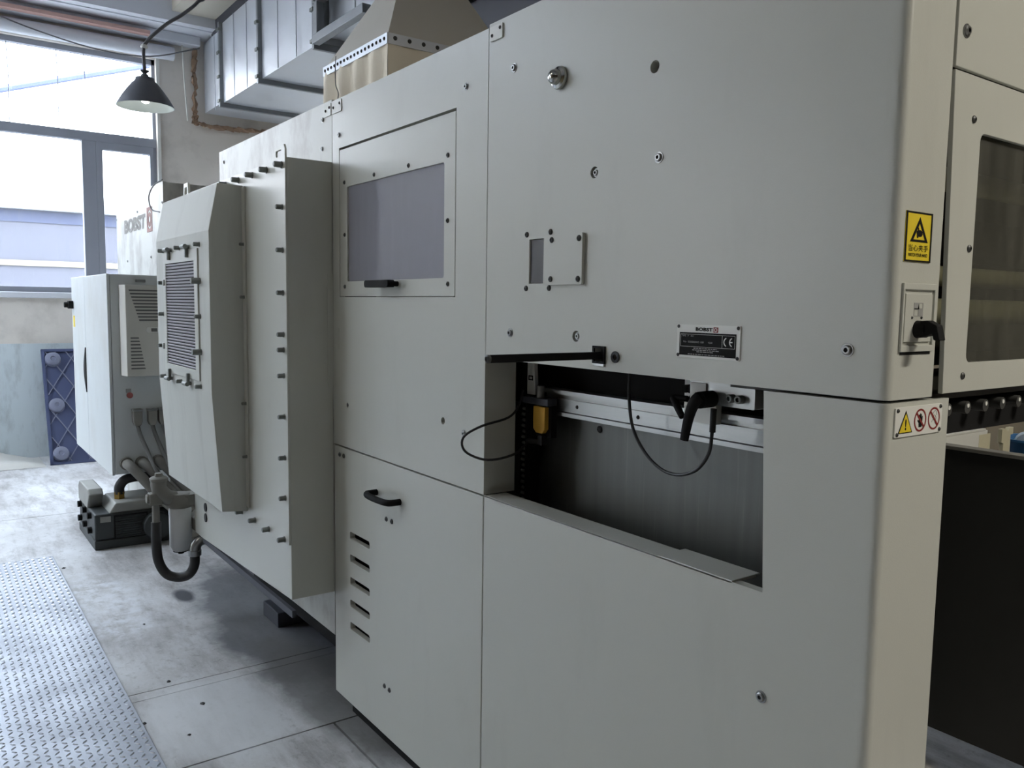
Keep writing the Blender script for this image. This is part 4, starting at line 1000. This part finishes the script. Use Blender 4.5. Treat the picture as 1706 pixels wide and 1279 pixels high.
MB().lathe((-6.0, 0.107, 3.150), (0, 0, 1), [(0.0004, 0), (0.02, 0.002), (0.024, 0.012), (0.018, 0.024), (0.0004, 0.026)], 10).build('tie', WHITE, pl_)
sc_ = MB().tube([(-8.78, -0.62, 4.01), (-8.76, -0.2, 3.90), (-8.74, 0.3, 3.82), (-8.70, 0.75, 3.83), (-8.66, 1.2, 3.98)], 0.007, 6).build('sagging_wire', GREYCABLE, None, smooth=True)
tag(sc_, 'thin dark wire sagging along the wall above the window', 'cable')
tag(MB().tube([(-8.84, 1.08, 4.05), (-8.84, 1.10, 3.6), (-8.84, 1.12, 3.30)], 0.008, 6).build('wall_wire', WHITE, None, smooth=True), 'pale thin wire running down the wall beside the duct', 'cable')

# ================================================================== MAIN DUCT
du = thing('air_duct', 'large galvanised rectangular duct running through the far wall above the machine', 'duct', (-7, 1.8, 3.36))
segs = [(-8.88, -8.13), (-8.13, -7.06), (-7.06, -5.87)]
for k, (a, b) in enumerate(segs):
    o = 0.0 if k else -0.04
    MB().box(a + 0.012, b - 0.012, 1.26 - o, 2.36 + o, 3.365 - o, 4.09).build('duct_section', GALV, du)
    for xx in [a + (b - a) * t for t in ((.33, .66) if k else (.5,))]:
        MB().box(xx - 0.004, xx + 0.004, 1.255 - o, 1.262 - o, 3.37, 4.09).build('standing_seam', GALV, du)
for x in (-8.13, -7.06, -5.87):
    fg = MB().prism(rect(1.225, 2.395, 3.325, 4.098), FX(x - 0.018), 0, 0.036, [rect(1.27, 2.35, 3.375, 4.05)]).build('flange', DUCTFLANGE, du, bevel=0.003)
    for z in (3.38, 3.60, 3.82, 4.03):
        MB().box(x - 0.028, x + 0.028, 1.212, 1.24, z - 0.012, z + 0.012).build('flange_clip', BOLT, fg)
q = MB().tube([(-8.862, 1.21, 4.05), (-8.862, 1.20, 3.7), (-8.862, 1.20, 3.35), (-8.862, 1.22, 3.295), (-8.862, 1.5, 3.28), (-8.862, 1.9, 3.30), (-8.862, 2.4, 3.29)], 0.014, 8, 10)
q.v = [(x + random.uniform(-.010, .010), y + random.uniform(-.022, .022), z + random.uniform(-.020, .020)) for x, y, z in q.v]
tag(q.build('sealing_foam', FOAMM, None, smooth=True), 'orange expanding foam around the duct opening in the wall', 'foam')
# second duct section with its hanger frame
d2_ = thing('branch_duct', 'galvanised duct piece with angle frame above the canvas hood', 'duct', (-5.2, 1.8, 3.38))
MB().box(-5.845, -4.2, 1.34, 2.30, 3.42, 4.05).build('duct_section', GALV, d2_)
for x in (-5.40, -4.9, -4.45):
    MB().box(x - 0.004, x + 0.004, 1.333, 1.342, 3.42, 4.05).build('standing_seam', GALV, d2_)
MB().box(-5.83, -5.0, 1.20, 1.26, 3.345, 3.405).build('hanger_rail', DUCTFLANGE, d2_, bevel=0.004)
MB().box(-5.80, -5.74, 1.20, 1.26, 3.405, 4.32).build('hanger_post', DUCTFLANGE, d2_, bevel=0.004)
MB().box(-5.83, -5.30, 1.20, 1.26, 3.62, 3.68).build('hanger_rail', DUCTFLANGE, d2_, bevel=0.004)
tag(MB().box(-5.66, -5.30, 1.10, 1.19, 3.70, 3.82).build('cable_tray', CREAMCEIL, None, bevel=0.004), 'cream cable trunking below the ceiling beside the branch duct', 'trunking')

# ================================================================== CANVAS HOOD
hk = thing('extraction_hood', 'grey tapered extraction hood with cream canvas skirt above the machine', 'hood', (-3.42, 0.7, 2.2))
x0, x1, ya, yb, zt = -3.735, -3.10, 0.40, 1.02, 2.58
tx0, tx1, ty0, ty1, tz = -3.455, -3.265, 0.545, 0.88, 2.875
q = MB().add([(x0, ya, zt), (x1, ya, zt), (x1, yb, zt), (x0, yb, zt), (tx0, ty0, tz), (tx1, ty0, tz), (tx1, ty1, tz), (tx0, ty1, tz)], [(0, 1, 5, 4), (1, 2, 6, 5), (2, 3, 7, 6), (3, 0, 4, 7)])
q.build('taper', HOODGREY, hk)
MB().box(tx0, tx1, ty0, ty1, tz, 4.32).build('riser', HOODGREY, hk, bevel=0.003)
MB().box(x0 - 0.004, x1 + 0.004, ya - 0.006, ya, zt - 0.035, zt + 0.008).box(x1, x1 + 0.006, ya, yb, zt - 0.035, zt + 0.008).box(x0 - 0.006, x0, ya, yb, zt - 0.035, zt + 0.008).box(x0, x1, yb, yb + 0.006, zt - 0.035, zt + 0.008).build('clamp_strip', GALV, hk)
for k in range(18):
    fastener(SMALLSCREW, (x0 + 0.02 + k * 0.035, ya - 0.006, zt - 0.012), hk, name='rivet', s=1.5)
for k in range(9):
    fastener(SMALLSCREW, (x1 + 0.006, ya + 0.03 + k * 0.066, zt - 0.010), hk, OUT_X, name='rivet', s=1.8)
def curtain(a, b, fn, n=40, depth=0.014):
    vs, fs = [], []
    for i in range(n + 1):
        t = i / n; f_ = depth * (math.sin(t * 4.3 * math.pi * 2 * 0.95) + 0.35 * math.sin(t * 23))
        for zz, k in ((zt - 0.01, 0.25), (zt - 0.10, 0.8), (zt - 0.22, 1.0), (2.192, 1.1)):
            vs.append(fn(a + (b - a) * t, zz, f_ * k))
    for i in range(n):
        for j in range(3): fs.append((i * 4 + j, (i + 1) * 4 + j, (i + 1) * 4 + j + 1, i * 4 + j + 1))
    return MB().add(vs, fs)
curtain(x0 - 0.01, x1, FY(ya)).build('canvas_front', CANVAS, hk, smooth=True)
curtain(ya, yb, FX(x1), depth=0.006).build('canvas_side', CANVAS, hk, smooth=True)
curtain(ya, yb, lambda u, v, w: (x0 - w, u, v), depth=0.006).build('canvas_side', CANVAS, hk, smooth=True)
curtain(x0, x1, lambda u, v, w: (u, yb + w, v), depth=0.006).build('canvas_back', CANVAS, hk, smooth=True)
tag(MB().tube([(-3.572, 0.384, 2.60), (-3.57, 0.380, 2.54), (-3.555, 0.375, 2.47), (-3.52, 0.372, 2.42), (-3.56, 0.372, 2.36), (-3.585, 0.372, 2.31), (-3.575, 0.372, 2.285)], 0.002, 6).build('hood_wire', GREYCABLE, None, smooth=True), 'thin wire dangling with a hook on the canvas skirt', 'cable')
# dark roof steel seen past the hood
rb = thing('roof_girder', 'dark steel girder under the ceiling beyond the hood', 'girder', (-3.6, 1.62, 3.0))
MB().box(-5.2, 3.0, 1.56, 1.58, 3.00, 3.30).build('web', DARKSTEEL, rb)
MB().box(-5.2, 3.0, 1.48, 1.66, 3.28, 3.30).build('top_flange', DARKSTEEL, rb)
MB().box(-5.2, 3.0, 1.48, 1.66, 3.00, 3.02).build('bottom_flange', DARKSTEEL, rb)
MB().box(-5.15, -5.09, 1.54, 1.60, 3.30, 4.32).build('hanger', DARKSTEEL, rb)
MB().box(2.8, 2.86, 1.54, 1.60, 3.30, 4.32).build('hanger', DARKSTEEL, rb)

# ================================================================== OUTSIDE
tag(MB().box(-60, XW - 0.3, -40, 40, -0.3, -0.1).build('ground_outside', YARD), kind='structure')
ob = thing('outside_building', 'long low pale building across the yard beyond the window', 'building', (-14.5, 0, -0.1))
MB().box(-20, -14.0, -14, 12, -0.1, 2.78).build('wall', FACADE, ob)
MB().box(-20.2, -13.85, -14.2, 12.2, 2.78, 2.90).build('fascia', FASCIA, ob)
MB().box(-14.02, -13.97, -14, 12, 1.97, 2.05).build('stripe', STRIPE, ob)
MB().box(-14.02, -13.98, -14, 12, 2.60, 2.76).build('eaves_band', mat('facade_band', (74, 80, 104), 0.8), ob)
tag(MB().cyl((-12, -8, 1.34), (-12, 9, 7.2), 0.045, 8).build('outside_pipe', mat('outside_pipe_blue', (96, 106, 150), 0.7)), 'slanting bluish pipe crossing the sky outside the upper window', 'pipe')

# ================================================================== CEILING BATTEN LAMPS (aisle lighting)
def batten(x, y, z, alongx, power, lab):
    b_ = thing('batten_lamp', lab, 'lamp', (x, y, z), 'fluorescent battens over the aisle')
    lx, ly = (0.62, 0.06) if alongx else (0.06, 0.62)
    MB().box(x - lx, x + lx, y - ly, y + ly, z, z + 0.06).build('housing', WHITE, b_, bevel=0.004)
    d = Vector((lx * 0.95, 0, 0)) if alongx else Vector((0, ly * 0.95, 0))
    c = Vector((x, y, z - 0.018))
    MB().cyl(c - d, c + d, 0.014, 10).build('tube', TUBE, b_, smooth=True)
    for s_ in (-1, 1):
        MB().tube([c + d * 0.7 * s_ + Vector((0, 0, 0.07)), Vector((x, y, 4.32)) + d * 0.7 * s_], 0.005, 6, 1).build('suspension', BOLT, b_)
    L = bpy.data.lights.new('batten_light', 'AREA'); L.shape = 'RECTANGLE'
    L.size, L.size_y = (lx * 2, ly * 2) if alongx else (ly * 2, lx * 2)
    L.energy = power; L.color = (1.0, 0.94, 0.82)
    lo = bpy.data.objects.new('batten_light', L); COL.objects.link(lo)
    place(lo, Matrix.Translation((x, y, z - 0.04)) @ (Matrix() if alongx else Matrix.Rotation(math.radians(90), 4, 'Z')), b_)
batten(-2.9, -2.2, 3.5, True, 9, 'ceiling batten lamp over the aisle beside the windowed press unit')
batten(1.5, -2.2, 3.5, True, 5, 'ceiling batten lamp over the aisle behind the photographer')
batten(1.3, 1.3, 3.4, False, 125, 'ceiling batten lamp past the feeder end of the machine')
